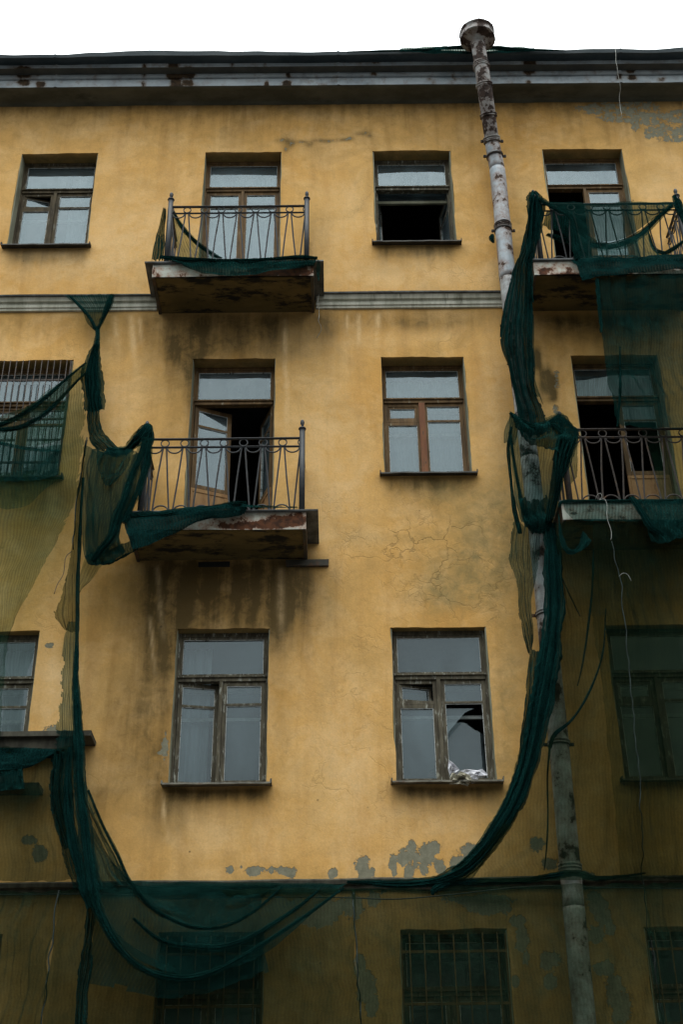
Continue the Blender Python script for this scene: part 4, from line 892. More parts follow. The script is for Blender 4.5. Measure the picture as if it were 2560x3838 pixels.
# 2 panel between the strand and the balcony
n2 = nets('debris_netting', 'translucent green netting pouch hanging between the knotted strand and the lower left balcony')
net_part('pouch', [[(322, 1672, -.5), (380, 1690, -.62), (440, 1696, -.7), (510, 1690, -.78)], [(314, 1780, -.5), (360, 1790, -.6), (430, 1800, -.7), (530, 1750, -.8)], [(306, 1880, -.5), (350, 1890, -.6), (410, 1900, -.72), (510, 1850, -.85)], [(308, 1990, -.55), (350, 2000, -.66), (400, 2000, -.78), (455, 1950, -.88)], [(318, 2080, -.6), (355, 2090, -.7), (400, 2070, -.8), (450, 2030, -.88)], [(332, 2114, -.62), (360, 2118, -.7), (410, 2108, -.8), (470, 2075, -.88)]], M['net_mid'], 2, .03, seed=6, parent=n2, vfold=1)
net_part('pouch_back', [[(345, 1690, -.42), (440, 1700, -.5), (540, 1700, -.6)], [(330, 1850, -.42), (420, 1850, -.5), (500, 1860, -.6)], [(320, 2000, -.45), (390, 2010, -.55), (450, 2010, -.7)], [(325, 2090, -.5), (390, 2090, -.6), (470, 2070, -.8)]], M['net'], 3, .03, seed=7, parent=n2)
net_part('hanging_lap', [[(360, 1680, -.66), (420, 1690, -.72), (510, 1692, -.8)], [(365, 1740, -.66), (420, 1750, -.72), (490, 1735, -.8)], [(378, 1800, -.66), (400, 1826, -.72), (430, 1815, -.8)]], M['net'], 4, .03, seed=8, parent=n2, tat=(.02, .03, 0, .03))
bundle('bright_fold', [(545, 1640, -.84), (520, 1720, -.86), (492, 1790, -.88), (472, 1860, -.9), (440, 1940, -.9), (420, 2010, -.88), (380, 2060, -.84), (345, 2105, -.78)], [.035, .05, .05, .05, .055, .06, .05, .03], M['net_dense'], n2, 4, .8, 5, .6)
bundle('bright_fold', [(560, 1650, -.86), (548, 1740, -.84), (520, 1830, -.86), (490, 1900, -.88), (462, 1960, -.9)], [.03, .05, .045, .04, .04], M['net_dense'], n2, 4, .8, 9, .6)
net_part('pouch_floor', [[(318, 2085, -.62), (400, 2060, -.76), (500, 2020, -.88)], [(332, 2116, -.6), (410, 2110, -.7), (505, 2062, -.86)], [(345, 2112, -.5), (430, 2095, -.6), (520, 2052, -.8)]], M['net_dense'], 3, .02, seed=10, parent=n2)
# 3 swag across the front of the lower left balcony
n3 = nets('debris_netting', 'dark green netting swag draped across the rusty edge of the lower left balcony')
net_part('swag', [[(462, 1935, -.87), (530, 1922, -.87), (640, 1912, -.86), (760, 1898, -.86), (880, 1884, -.86), (930, 1888, -.86)], [(470, 1975, -.9), (550, 1962, -.9), (660, 1940, -.9), (780, 1918, -.9), (880, 1902, -.89), (925, 1908, -.87)], [(480, 2010, -.92), (560, 2005, -.92), (660, 1970, -.92), (780, 1938, -.91), (880, 1920, -.9), (915, 1925, -.87)], [(500, 2062, -.9), (570, 2040, -.92), (664, 1992, -.92), (770, 1950, -.91), (860, 1938, -.9), (900, 1935, -.87)]], M['net_thick'], 1, .02, seed=11, parent=n3, vfold=4)
net_part('trailing_edge', [[(900, 1886, -.86), (980, 1896, -.86), (1060, 1898, -.86), (1130, 1900, -.86)], [(900, 1900, -.88), (980, 1906, -.88), (1060, 1906, -.88), (1130, 1904, -.87)]], M['net_dense'], 2, .012, seed=12, parent=n3, tat=(0, .1, 0, .02))
bundle('top_fold', [(476, 1935, -.87), (560, 1935, -.88), (680, 1918, -.88), (790, 1904, -.88), (880, 1888, -.88), (925, 1886, -.87)], [.02, .03, .028, .03, .03, .02], M['net_dense'], n3, 4, 1.5, 2, .7)
# 4 light torn panel at far left
n4 = nets('debris_netting', 'worn pale green netting with a ragged lower edge stretched over the barred window at left')
ra = lambda x, y: (x, y, -.30)
net_part('panel', [[(-60, 1640, -.3), (60, 1560, -.3), (180, 1468, -.3), (322, 1358, -.3)], [(-60, 1760, -.32), (60, 1740, -.32), (190, 1680, -.32), (322, 1540, -.32)], [(-60, 1900, -.34), (60, 1880, -.34), (190, 1820, -.34), (312, 1690, -.34)], [(-60, 2080, -.34), (40, 2040, -.34), (160, 1960, -.34), (284, 1880, -.34)], [(-60, 2240, -.34), (10, 2200, -.34), (90, 2140, -.34), (222, 2010, -.34)], [(-60, 2420, -.34), (-10, 2380, -.34), (50, 2300, -.34), (110, 2225, -.34)], [(-60, 2820, -.34), (-40, 2700, -.34), (-10, 2560, -.34), (36, 2390, -.34)], [(-60, 2960, -.34), (-50, 2900, -.34), (-30, 2860, -.34), (0, 2800, -.34)]], M['net_light'], 4, .006, seed=13, parent=n4, tat=(0, .11, 0, .03), crumple=.02)
net_part('second_layer', [[(-60, 1610, -.37), (80, 1608, -.37), (180, 1560, -.37), (262, 1480, -.37)], [(-60, 1660, -.37), (80, 1672, -.37), (180, 1664, -.37), (240, 1640, -.37)]], M['net_light'], 2, .008, seed=80, parent=n4)
net_part('second_layer', [[(-60, 1780, -.36), (80, 1770, -.36), (225, 1760, -.36)], [(-60, 1900, -.36), (80, 1900, -.36), (225, 1790, -.36)]], M['net_light'], 3, .012, seed=14, parent=n4, tat=(0, .0, 0, .03))
net_part('second_layer', [[(-60, 1640, -.37), (60, 1675, -.37), (160, 1672, -.37), (232, 1668, -.37)], [(-60, 1730, -.37), (60, 1735, -.37), (160, 1720, -.37), (228, 1700, -.37)], [(-60, 1805, -.37), (60, 1806, -.37), (160, 1800, -.37), (220, 1780, -.37)]], M['net'], 3, .012, seed=15, parent=n4, tat=(0, .03, 0, .03))
for k, pth in enumerate(([(322, 1360, -.33), (250, 1420, -.35), (170, 1490, -.37), (80, 1556, -.38), (0, 1592, -.39), (-80, 1600, -.4)], [(318, 1400, -.33), (250, 1470, -.35), (170, 1550, -.37), (80, 1600, -.38), (0, 1612, -.39), (-80, 1615, -.4)])):
    bundle('rope_fold', pth, [.012, .02, .03, .034, .034, .03], M['net_dense'], n4, 4, 2, k, .6)
net_part('rope_web', [[(322, 1360, -.33), (180, 1485, -.37), (-60, 1590, -.39)], [(318, 1400, -.33), (180, 1545, -.37), (-60, 1612, -.39)]], M['net_dark'], 2, .015, seed=22, parent=n4)
net_part('faint_fold', [[(225, 1690, -.39), (120, 1680, -.39), (-40, 1645, -.39)], [(225, 1698, -.39), (120, 1692, -.39), (-40, 1660, -.39)]], M['net_dense'], 1, .004, seed=23, parent=n4)
# 5 long vertical strip and big swag
n5 = nets('debris_netting', 'long green netting drape running down the left side into a deep swag below the ledge')
net_part('strip', [[(322, 1650, -.36), (318, 1660, -.37), (322, 1672, -.4)], [(300, 1800, -.38), (304, 1805, -.4), (312, 1810, -.44)], [(284, 1900, -.38), (294, 1905, -.42), (304, 1915, -.46)], [(272, 2040, -.38), (284, 2045, -.42), (298, 2060, -.44)], [(258, 2120, -.36), (275, 2130, -.4), (292, 2130, -.42)], [(232, 2200, -.36), (262, 2210, -.4), (290, 2220, -.42)], [(200, 2290, -.36), (255, 2300, -.4), (288, 2310, -.42)], [(238, 2360, -.36), (262, 2370, -.4), (290, 2370, -.42)]], M['net_dark'], 2, .022, seed=16, parent=n5, tat=(.025, .01, 0, .04))
net_part('strip', [[(250, 2330, -.38), (268, 2330, -.4), (286, 2330, -.42)], [(238, 2420, -.38), (262, 2440, -.4), (284, 2440, -.42)], [(222, 2540, -.38), (258, 2560, -.41), (284, 2560, -.43)], [(216, 2640, -.38), (256, 2660, -.42), (288, 2660, -.44)], [(205, 2740, -.38), (250, 2760, -.42), (294, 2760, -.46)], [(190, 2810, -.38), (250, 2815, -.42), (302, 2810, -.46)]], M['net'], 3, .012, seed=17, parent=n5, tat=(.09, .01, 0, 0))
net_part('strip_shadow_lap', [[(330, 2040, -.34), (370, 2080, -.36), (390, 2110, -.38)], [(300, 2160, -.34), (330, 2160, -.36), (360, 2150, -.38)], [(290, 2240, -.34), (296, 2225, -.36), (310, 2200, -.38)]], M['net_light'], 2, .01, seed=18, parent=n5)
bundle('main_fold', [(286, 2420, -.46), (284, 2560, -.48), (292, 2700, -.5), (298, 2820, -.52), (300, 2940, -.55), (318, 3100, -.6), (335, 3240, -.66), (350, 3340, -.7)], [.015, .035, .045, .05, .055, .06, .07, .07], M['net_thick'], n5, 4, .4, 3, .6)
bundle('main_fold', [(262, 2800, -.46), (255, 2900, -.5), (258, 3050, -.55), (285, 3200, -.6), (318, 3330, -.66), (340, 3400, -.7)], [.02, .035, .045, .045, .045, .035], M['net_thick'], n5, 4, .4, 7, .6)
net_part('drape', [[(205, 2810, -.42), (250, 2815, -.46), (304, 2810, -.5)], [(190, 2950, -.42), (250, 2950, -.5), (316, 2940, -.54)], [(205, 3100, -.42), (270, 3100, -.52), (370, 3090, -.56)], [(240, 3230, -.42), (310, 3240, -.55), (440, 3230, -.58)], [(275, 3330, -.42), (350, 3340, -.58), (490, 3310, -.6)]], M['net_mid'], 5, .035, seed=19, parent=n5, tat=(.04, 0, 0, 0))
net_part('thin_edge', [[(312, 2940, -.52), (316, 2930, -.52), (318, 2922, -.52)], [(345, 3060, -.54), (362, 3050, -.54), (368, 3046, -.54)], [(400, 3190, -.56), (420, 3180, -.56), (430, 3176, -.56)], [(440, 3300, -.58), (470, 3300, -.58), (486, 3296, -.58)]], M['net'], 1, .006, seed=20, parent=n5)
bundle('edge_fold', [(312, 1790, -.44), (304, 1900, -.45), (298, 2050, -.45), (292, 2180, -.44), (290, 2300, -.45), (288, 2420, -.46), (287, 2520, -.47)], [.012, .014, .018, .02, .02, .02, .02], M['net_dense'], n5, 4, .5, 3, .6)
# swag webs
net_part('swag_web', [[(345, 3100, -.62), (486, 3300, -.5), (700, 3306, -.3), (900, 3308, -.22), (1100, 3308, -.2), (1300, 3310, -.2)], [(350, 3220, -.66), (520, 3360, -.56), (700, 3400, -.42), (880, 3400, -.35), (1080, 3370, -.3), (1290, 3316, -.22)], [(358, 3330, -.7), (540, 3440, -.62), (720, 3478, -.52), (880, 3475, -.44), (1060, 3425, -.36), (1280, 3322, -.24)], [(372, 3420, -.72), (520, 3520, -.66), (690, 3570, -.6), (860, 3560, -.5), (1040, 3490, -.4), (1270, 3330, -.26)], [(400, 3480, -.74), (520, 3595, -.7), (680, 3650, -.64), (850, 3630, -.54), (1020, 3550, -.44), (1260, 3345, -.28)]], M['net_mid'], 1, .0, seed=21, parent=n5, vfold=3, crumple=.015)
net_part('swag_web', [[(486, 3300, -.46), (760, 3306, -.25), (1050, 3308, -.2)], [(560, 3380, -.5), (780, 3390, -.35), (1000, 3350, -.26)], [(610, 3425, -.54), (760, 3475, -.46), (960, 3420, -.34)]], M['net_mid'], 1, .012, seed=24, parent=n5, vfold=2)
bundle('swag_fold', [(345, 3330, -.74), (372, 3420, -.76), (440, 3540, -.76), (530, 3625, -.74), (640, 3662, -.7), (760, 3655, -.66), (900, 3590, -.6), (1040, 3500, -.5), (1160, 3420, -.4), (1290, 3325, -.26)], [.06, .045, .035, .03, .032, .03, .024, .02, .016, .01], M['net_dense'], n5, 4, 1, 5, .6)
bundle('swag_fold', [(330, 2960, -.56), (380, 3080, -.58), (440, 3200, -.6), (486, 3300, -.6), (560, 3390, -.58), (650, 3448, -.54), (740, 3476, -.5), (840, 3470, -.45), (950, 3415, -.38), (1060, 3320, -.26)], [.012, .014, .016, .018, .022, .020, .018, .016, .014, .01], M['net_dense'], n5, 3, 1, 6, .6)
bundle('swag_fold', [(500, 3440, -.68), (600, 3520, -.66), (720, 3545, -.62), (840, 3545, -.56), (960, 3500, -.48), (1100, 3410, -.36), (1200, 3330, -.26)], [.012, .02, .03, .03, .025, .02, .01], M['net_dense'], n5, 3, 1, 8, .5)
net_part('hanging_tail', [[(320, 3330, -.62), (345, 3340, -.64), (372, 3400, -.66)], [(315, 3480, -.62), (335, 3480, -.64), (352, 3500, -.66)], [(295, 3620, -.62), (320, 3620, -.64), (345, 3640, -.66)], [(285, 3720, -.62), (300, 3760, -.64), (330, 3740, -.66)], [(280, 3860, -.62), (300, 3860, -.64), (330, 3860, -.66)]], M['net_dense'], 3, .03, seed=25, parent=n5, tat=(.03, .03, 0, 0))
net_part('lower_web', [[(360, 3400, -.6), (520, 3560, -.58), (760, 3640, -.5), (980, 3560, -.4)], [(340, 3560, -.56), (520, 3640, -.55), (740, 3690, -.48), (1000, 3600, -.4)], [(330, 3680, -.56), (500, 3715, -.54), (700, 3740, -.48), (1010, 3640, -.4)]], M['net'], 2, .012, seed=26, parent=n5, tat=(0, 0, 0, .06))
# 6 lower left sheet hung from the broken ledge
n6 = nets('debris_netting', 'dark green netting sheet hung from the broken ledge at left down past the lower ledge')
net_part('sheet', [[(-80, 2800, -.40), (60, 2802, -.40), (180, 2802, -.40), (300, 2800, -.40)], [(-80, 3050, -.38), (60, 3050, -.38), (180, 3050, -.38), (270, 3050, -.40)], [(-80, 3300, -.32), (60, 3300, -.32), (180, 3300, -.32), (300, 3300, -.36)]], M['net_dark'], 3, .02, seed=27, parent=n6, crumple=.02)
net_part('top_swag', [[(-80, 2803, -.43), (60, 2803, -.43), (180, 2803, -.43), (250, 2804, -.43)], [(-80, 2850, -.46), (60, 2850, -.46), (150, 2838, -.46), (220, 2815, -.45)], [(-80, 2890, -.46), (60, 2880, -.46), (130, 2860, -.46), (200, 2824, -.45)]], M['net_thick'], 1, .012, seed=28, parent=n6, vfold=3, tat=(0, 0, 0, .03))
net_part('top_swag', [[(-80, 2880, -.44), (40, 2880, -.44), (86, 2870, -.44)], [(-80, 2965, -.44), (40, 2962, -.44), (92, 2955, -.44)]], M['net_dense'], 2, .012, seed=29, parent=n6)
net_part('side_rag', [[(180, 2830, -.44), (215, 2830, -.44), (240, 2820, -.44)], [(185, 2950, -.44), (205, 2950, -.45), (240, 2950, -.44)], [(195, 3060, -.44), (225, 3060, -.45), (260, 3060, -.44)], [(230, 3180, -.44), (260, 3180, -.45), (290, 3180, -.44)]], M['net_dense'], 2, .03, seed=30, parent=n6, tat=(.05, 0, 0, 0))
# 7 netting below the lower ledge, whole width, in laced panels
n7 = nets('debris_netting', 'ribbed green netting panel below the lower ledge at bottom left')
net_part('sheet', [[(-100, 3340, -.26), (60, 3340, -.26), (222, 3336, -.28)], [(-120, 3600, -.34), (40, 3600, -.34), (186, 3600, -.34)], [(-140, 3900, -.34), (20, 3900, -.34), (152, 3900, -.34)]], M['net_dark'], 4, .02, seed=31, parent=n7, crumple=.02)
n8 = nets('debris_netting', 'ribbed green netting panel under the swag left of the middle lacing cord')
net_part('sheet', [[(222, 3336, -.26), (560, 3330, -.26), (920, 3332, -.26), (1322, 3330, -.26)], [(186, 3600, -.33), (560, 3600, -.33), (940, 3600, -.33), (1338, 3600, -.33)], [(152, 3900, -.33), (540, 3900, -.33), (940, 3900, -.33), (1358, 3900, -.33)]], M['net_dark'], 7, .02, seed=32, parent=n8, crumple=.02)
n9 = nets('debris_netting', 'ribbed green netting panel over the barred ground window right of the middle cord')
net_part('sheet', [[(1322, 3330, -.26), (1700, 3326, -.26), (2050, 3320, -.42), (2412, 3310, -.26)], [(1338, 3600, -.33), (1720, 3600, -.33), (2080, 3600, -.42), (2452, 3600, -.33)], [(1358, 3900, -.33), (1740, 3900, -.33), (2130, 3900, -.42), (2500, 3900, -.33)]], M['net_dark'], 7, .02, seed=33, parent=n9, crumple=.02)
n10 = nets('debris_netting', 'ribbed green netting panel at the bottom right corner')
net_part('sheet', [[(2412, 3312, -.26), (2520, 3310, -.26), (2680, 3308, -.26)], [(2452, 3600, -.33), (2560, 3600, -.33), (2720, 3600, -.33)], [(2500, 3900, -.33), (2600, 3900, -.33), (2760, 3900, -.33)]], M['net_dark'], 3, .02, seed=34, parent=n10, crumple=.02)
# 8 drape from the upper right balcony post down over the pipe
n11 = nets('debris_netting', 'thick dark green netting drape falling from the upper right balcony post over the drainpipe')
net_part('drape', [[(1985, 745, -.80), (2000, 738, -.84), (2020, 748, -.8)], [(1972, 840, -.8), (1995, 840, -.86), (2022, 830, -.8)], [(1955, 920, -.78), (1985, 930, -.86), (2012, 920, -.8)], [(1925, 1000, -.74), (1960, 1010, -.84), (1996, 1000, -.78)], [(1898, 1100, -.7), (1945, 1110, -.82), (1992, 1100, -.76)], [(1873, 1225, -.66), (1935, 1230, -.8), (1996, 1200, -.74)], [(1880, 1310, -.62), (1940, 1320, -.78), (1998, 1310, -.7)], [(1905, 1390, -.6), (1955, 1400, -.74), (2003, 1400, -.66)], [(1925, 1480, -.58), (1968, 1480, -.7), (2010, 1475, -.62)], [(1940, 1560, -.6), (1992, 1560, -.7), (2045, 1558, -.62)], [(1950, 1625, -.58), (2000, 1640, -.62), (2060, 1625, -.6)]], M['net_thick'], 3, .04, seed=35, parent=n11, res=.03, tat=(.01, .015, 0, 0))
net_part('thin_side', [[(1990, 1180, -.6), (2000, 1180, -.6), (2004, 1182, -.6)], [(1975, 1320, -.6), (1990, 1320, -.62), (2004, 1330, -.6)], [(1985, 1420, -.6), (1998, 1420, -.62), (2012, 1440, -.6)], [(2000, 1490, -.6), (2020, 1495, -.62), (2036, 1530, -.6)]], M['net'], 2, .01, seed=36, parent=n11)
net_part('ragged_tail', [[(1975, 900, -.86), (1990, 900, -.86), (2000, 905, -.86)], [(1968, 1000, -.84), (1985, 1000, -.84), (1998, 1010, -.84)], [(1976, 1060, -.82), (1986, 1080, -.82), (1998, 1090, -.82)], [(1985, 1110, -.82), (1995, 1130, -.82), (2004, 1140, -.82)]], M['net_dense'], 2, .02, seed=37, parent=n11, tat=(.02, .02, 0, .05))
bundle('post_wrap', [(2000, 722, -.72), (2005, 760, -.72), (2010, 820, -.74), (2000, 900, -.78)], [.05, .11, .09, .06], M['net_thick'], n11, 5, 1, 4, .8)
# 9 bag around the pipe
n12 = nets('debris_netting', 'green netting bag wrapped round the drainpipe beside the lower right balcony')
net_part('bag_front', [[(1912, 1545, -.62), (1960, 1580, -.66), (2040, 1585, -.7), (2100, 1560, -.74), (2165, 1620, -.8)], [(1905, 1640, -.56), (1960, 1660, -.6), (2030, 1670, -.62), (2090, 1660, -.66), (2140, 1690, -.76)], [(1918, 1760, -.5), (1960, 1780, -.55), (2020, 1790, -.56), (2080, 1780, -.62), (2115, 1780, -.72)], [(1930, 1880, -.48), (1965, 1900, -.52), (2020, 1910, -.54), (2070, 1890, -.6), (2095, 1870, -.7)], [(1952, 1960, -.5), (1985, 1990, -.55), (2030, 1992, -.58), (2060, 1960, -.62), (2080, 1930, -.7)]], M['net'], 3, .02, seed=38, parent=n12, crumple=.02)
for k, (pth, rr) in enumerate((([(1912, 1548, -.66), (1950, 1580, -.7), (2000, 1600, -.72), (2050, 1590, -.74), (2100, 1570, -.76), (2160, 1618, -.82)], [.02, .04, .045, .045, .035, .02]),
                               ([(2165, 1622, -.82), (2140, 1680, -.82), (2118, 1740, -.8), (2095, 1800, -.78), (2085, 1870, -.76), (2070, 1930, -.7)], [.02, .05, .055, .035, .03, .03]),
                               ([(1912, 1620, -.6), (1925, 1720, -.58), (1945, 1830, -.56), (1965, 1920, -.56), (2000, 1975, -.6), (2040, 1985, -.64), (2070, 1940, -.7)], [.02, .018, .02, .03, .045, .04, .03]),
                               ([(2050, 1590, -.76), (2085, 1600, -.78), (2115, 1640, -.8), (2110, 1720, -.78)], [.03, .04, .03, .02]),
                               ([(1918, 1600, -.58), (1905, 1680, -.52), (1915, 1800, -.48), (1928, 1900, -.46), (1950, 2000, -.46)], [.012, .018, .014, .02, .02]))):
    bundle('fold', pth, rr, M['net_dense'], n12, 5, 1, k+3, .55)
net_part('bag_top', [[(1914, 1548, -.68), (1960, 1575, -.7), (2040, 1585, -.72), (2100, 1558, -.76), (2165, 1618, -.82)], [(1935, 1600, -.66), (1975, 1630, -.7), (2040, 1640, -.74), (2095, 1640, -.78), (2145, 1670, -.84)], [(1960, 1640, -.64), (1990, 1660, -.68), (2040, 1680, -.72), (2085, 1700, -.78), (2130, 1720, -.82)]], M['net_dense'], 3, .03, seed=70, parent=n12, vfold=2, tat=(0, 0, 0, .05))
net_part('bag_side', [[(2085, 1640, -.8), (2120, 1640, -.84), (2158, 1640, -.84)], [(2070, 1740, -.78), (2095, 1740, -.82), (2122, 1745, -.82)], [(2055, 1850, -.74), (2075, 1850, -.78), (2095, 1850, -.78)], [(2045, 1950, -.7), (2060, 1955, -.72), (2078, 1940, -.72)]], M['net_dense'], 4, .03, seed=71, parent=n12)
net_part('bag_bottom', [[(1940, 1850, -.58), (1990, 1870, -.6), (2050, 1850, -.66)], [(1952, 1920, -.58), (2000, 1940, -.62), (2060, 1910, -.68)], [(1965, 1975, -.56), (2010, 2000, -.6), (2062, 1965, -.66)]], M['net_dense'], 3, .03, seed=72, parent=n12, vfold=1.5, tat=(0, 0, .06, 0))
net_part('left_lobe', [[(1916, 1552, -.6), (1925, 1560, -.6), (1940, 1570, -.6)], [(1893, 1610, -.58), (1915, 1615, -.6), (1940, 1620, -.6)], [(1890, 1662, -.56), (1912, 1664, -.58), (1930, 1668, -.58)]], M['net'], 2, .012, seed=39, parent=n12)
net_part('right_flap', [[(2040, 1572, -.74), (2098, 1552, -.76), (2142, 1590, -.8)], [(2060, 1620, -.74), (2100, 1610, -.76), (2160, 1640, -.82)]], M['net'], 2, .02, seed=40, parent=n12)
net_part('back_panel', [[(2120, 1620, -.5), (2170, 1615, -.55)], [(2110, 1740, -.5), (2168, 1700, -.55)], [(2125, 1830, -.5), (2160, 1790, -.55)]], M['net'], 2, .012, seed=41, parent=n12, tat=(0, .03, 0, .03))
net_part('left_tatter', [[(1918, 1960, -.44), (1945, 1960, -.5), (1985, 1980, -.52), (2030, 1995, -.56)], [(1912, 2040, -.42), (1945, 2060, -.46), (1985, 2070, -.5), (2020, 2080, -.52)], [(1905, 2110, -.4), (1945, 2130, -.44), (1975, 2140, -.48), (2010, 2150, -.5)], [(1932, 2190, -.4), (1955, 2200, -.44), (1975, 2220, -.46), (1995, 2240, -.48)], [(1942, 2290, -.4), (1962, 2310, -.44), (1980, 2310, -.46), (1995, 2320, -.46)], [(1960, 2380, -.4), (1975, 2390, -.42), (1988, 2380, -.44), (1998, 2380, -.44)], [(1980, 2440, -.4), (1985, 2450, -.42), (1990, 2440, -.42), (1994, 2430, -.42)]], M['net'], 4, .03, seed=42, parent=n12, tat=(.025, .015, 0, .02))
# 10 big gathered curve down to the lower ledge
n13 = nets('debris_netting', 'thick gathered green netting sweeping in a long curve from the drainpipe to the lower ledge')
PTH = [(2060, 1960, -.62), (2072, 2080, -.62), (2078, 2250, -.62), (2068, 2400, -.62), (2045, 2550, -.62), (2015, 2700, -.60), (1985, 2850, -.56), (1940, 2980, -.5), (1880, 3090, -.44), (1800, 3200, -.36), (1720, 3268, -.3), (1620, 3302, -.26), (1500, 3312, -.24), (1380, 3306, -.22), (1300, 3304, -.2)]
bundle('main_fold', PTH, [.06, .085, .095, .10, .11, .10, .085, .08, .08, .075, .07, .045, .04, .025, .012], M['net_thick'], n13, 6, .5, 1, .7)
bundle('outer_fold', [(p[0]-26, p[1]-4, p[2]+.04) for p in PTH[3:11]], [.03, .045, .05, .05, .04, .035, .03, .02], M['net_dense'], n13, 4, 1, 5, .7)
net_part('inner_web', [[(p[0]+a*(1 if i > 5 else .6), p[1]+a*(.55 if i > 5 else .1), p[2]+.05) for a in (0, 25, 48)] for i, p in enumerate(PTH[4:12])], M['net'], 2, .02, seed=43, parent=n13)
net_part('left_web', [[(1992, 2430, -.5), (2010, 2440, -.52), (2030, 2440, -.54)], [(1972, 2560, -.5), (1995, 2570, -.54), (2020, 2570, -.56)], [(1958, 2700, -.48), (1975, 2710, -.5), (2000, 2720, -.54)], [(1940, 2850, -.44), (1955, 2850, -.46), (1975, 2860, -.5)], [(1900, 2980, -.4), (1915, 2985, -.42), (1935, 2985, -.44)]], M['net_dense'], 3, .02, seed=44, parent=n13, tat=(.012, 0, 0, 0))
bundle('hanging_piece', [(1690, 3300, -.28), (1650, 3318, -.28), (1625, 3335, -.28), (1620, 3352, -.28)], [.03, .03, .025, .012], M['net_thick'], n13, 4, 1, 3, .7)
# 11 large sheet at right between the lower balcony and the lower ledge
n14 = nets('debris_netting', 'large sheer green netting sheet hanging from the lower right balcony to the lower ledge')
net_part('sheet', [[(2060, 1990, -.5), (2110, 1960, -.74), (2300, 1956, -.8), (2450, 1955, -.8), (2680, 1950, -.8)], [(2080, 2250, -.48), (2150, 2250, -.6), (2320, 2250, -.68), (2480, 2250, -.7), (2700, 2250, -.7)], [(2060, 2500, -.46), (2180, 2500, -.52), (2340, 2500, -.6), (2500, 2500, -.62), (2720, 2500, -.62)], [(1990, 2850, -.46), (2180, 2850, -.46), (2360, 2850, -.5), (2520, 2850, -.5), (2740, 2850, -.5)], [(1870, 3120, -.42), (2140, 3120, -.44), (2370, 3120, -.4), (2540, 3120, -.4), (2760, 3120, -.4)], [(1640, 3308, -.26), (2100, 3300, -.4), (2390, 3296, -.28), (2560, 3292, -.28), (2780, 3290, -.28)]], M['net_dark'], 6, .022, seed=45, parent=n14, crumple=.02)
net_part('doubled_part', [[(2226, 1958, -.84), (2400, 1956, -.86), (2680, 1950, -.86)], [(2218, 2150, -.78), (2400, 2150, -.8), (2690, 2150, -.8)], [(2222, 2350, -.7), (2420, 2400, -.74), (2710, 2400, -.74)], [(2260, 2600, -.64), (2440, 2650, -.66), (2720, 2650, -.66)], [(2290, 2900, -.58), (2460, 2900, -.58), (2740, 2900, -.58)], [(2330, 3290, -.34), (2500, 3290, -.34), (2760, 3290, -.34)]], M['net_over'], 5, .022, seed=46, parent=n14, crumple=.02)
bundle('dark_fold', [(2225, 2060, -.8), (2220, 2200, -.76), (2205, 2340, -.7), (2185, 2480, -.62), (2165, 2570, -.56)], [.006, .01, .01, .008, .005], M['net_mid'], n14, 3, 1, 3, .6)
bundle('dark_fold', [(2270, 2280, -.74), (2260, 2440, -.7), (2215, 2580, -.62), (2150, 2690, -.54), (2080, 2750, -.46), (2060, 2800, -.4)], [.005, .007, .01, .012, .018, .02], M['net_dense'], n14, 3, 1, 6, .6)
bundle('dark_fold', [(2105, 2160, -.6), (2140, 2240, -.6), (2175, 2310, -.6)], [.005, .007, .005], M['net_mid'], n14, 3, 1, 9, .6)
bundle('dark_fold', [(2062, 2780, -.44), (2052, 2900, -.44), (2054, 3050, -.42), (2050, 3160, -.4), (2040, 3260, -.36)], [.012, .008, .007, .007, .005], M['net_dense'], n14, 3, 1, 12, .6)
net_part('torn_pocket', [[(2088, 1900, -.84), (2100, 1960, -.84), (2110, 2010, -.84)], [(2100, 2050, -.84), (2115, 2070, -.84), (2130, 2062, -.84)], [(2150, 2060, -.84), (2170, 2070, -.84), (2190, 2056, -.84)], [(2180, 1990, -.84), (2195, 2000, -.84), (2215, 2030, -.84)]], M['net_dense'], 1, .01, seed=47, parent=n14, tat=(.02, .0, 0, .02))
# netting laid along the ledge by the pipe
bundle('ledge_roll', [(1640, 3312, -.26), (1800, 3302, -.28), (1960, 3300, -.3), (2080, 3280, -.38), (2160, 3272, -.38), (2240, 3290, -.3), (2330, 3282, -.26), (2420, 3270, -.24)], [.02, .03, .025, .03, .03, .025, .012, .008], M['net_thick'], n14, 4, 2, 2, .8)
# 12 netting on the upper right balcony
n15 = nets('debris_netting', 'green netting draped over the railing of the upper right balcony')
net_part('rail_drape', [[(2022, 742, -.78), (2080, 758, -.78), (2180, 762, -.78), (2300, 762, -.78), (2420, 758, -.78), (2520, 760, -.78)], [(2060, 770, -.8), (2110, 790, -.8), (2190, 800, -.8), (2300, 800, -.8), (2420, 790, -.8), (2530, 780, -.8)], [(2140, 800, -.8), (2160, 830, -.8), (2210, 850, -.8), (2310, 850, -.8), (2420, 815, -.8), (2500, 785, -.8)], [(2148, 860, -.8), (2165, 880, -.8), (2220, 905, -.8), (2310, 905, -.8), (2400, 860, -.8), (2490, 795, -.8)]], M['net_mid'], 3, .012, seed=48, parent=n15, crumple=.012)
net_part('lower_curtain', [[(2142, 850, -.8), (2250, 905, -.8), (2350, 900, -.8), (2430, 850, -.8)], [(2150, 920, -.82), (2250, 940, -.82), (2370, 945, -.82), (2450, 930, -.82)], [(2150, 975, -.84), (2250, 972, -.84), (2380, 970, -.84), (2480, 968, -.84)]], M['net'], 3, .01, seed=49, parent=n15)
bundle('torn_edge', [(2020, 748, -.8), (2080, 785, -.82), (2135, 815, -.84), (2150, 870, -.84), (2158, 930, -.85), (2165, 975, -.86)], [.03, .03, .03, .04, .045, .03], M['net_dense'], n15, 4, 2, 3, .6)
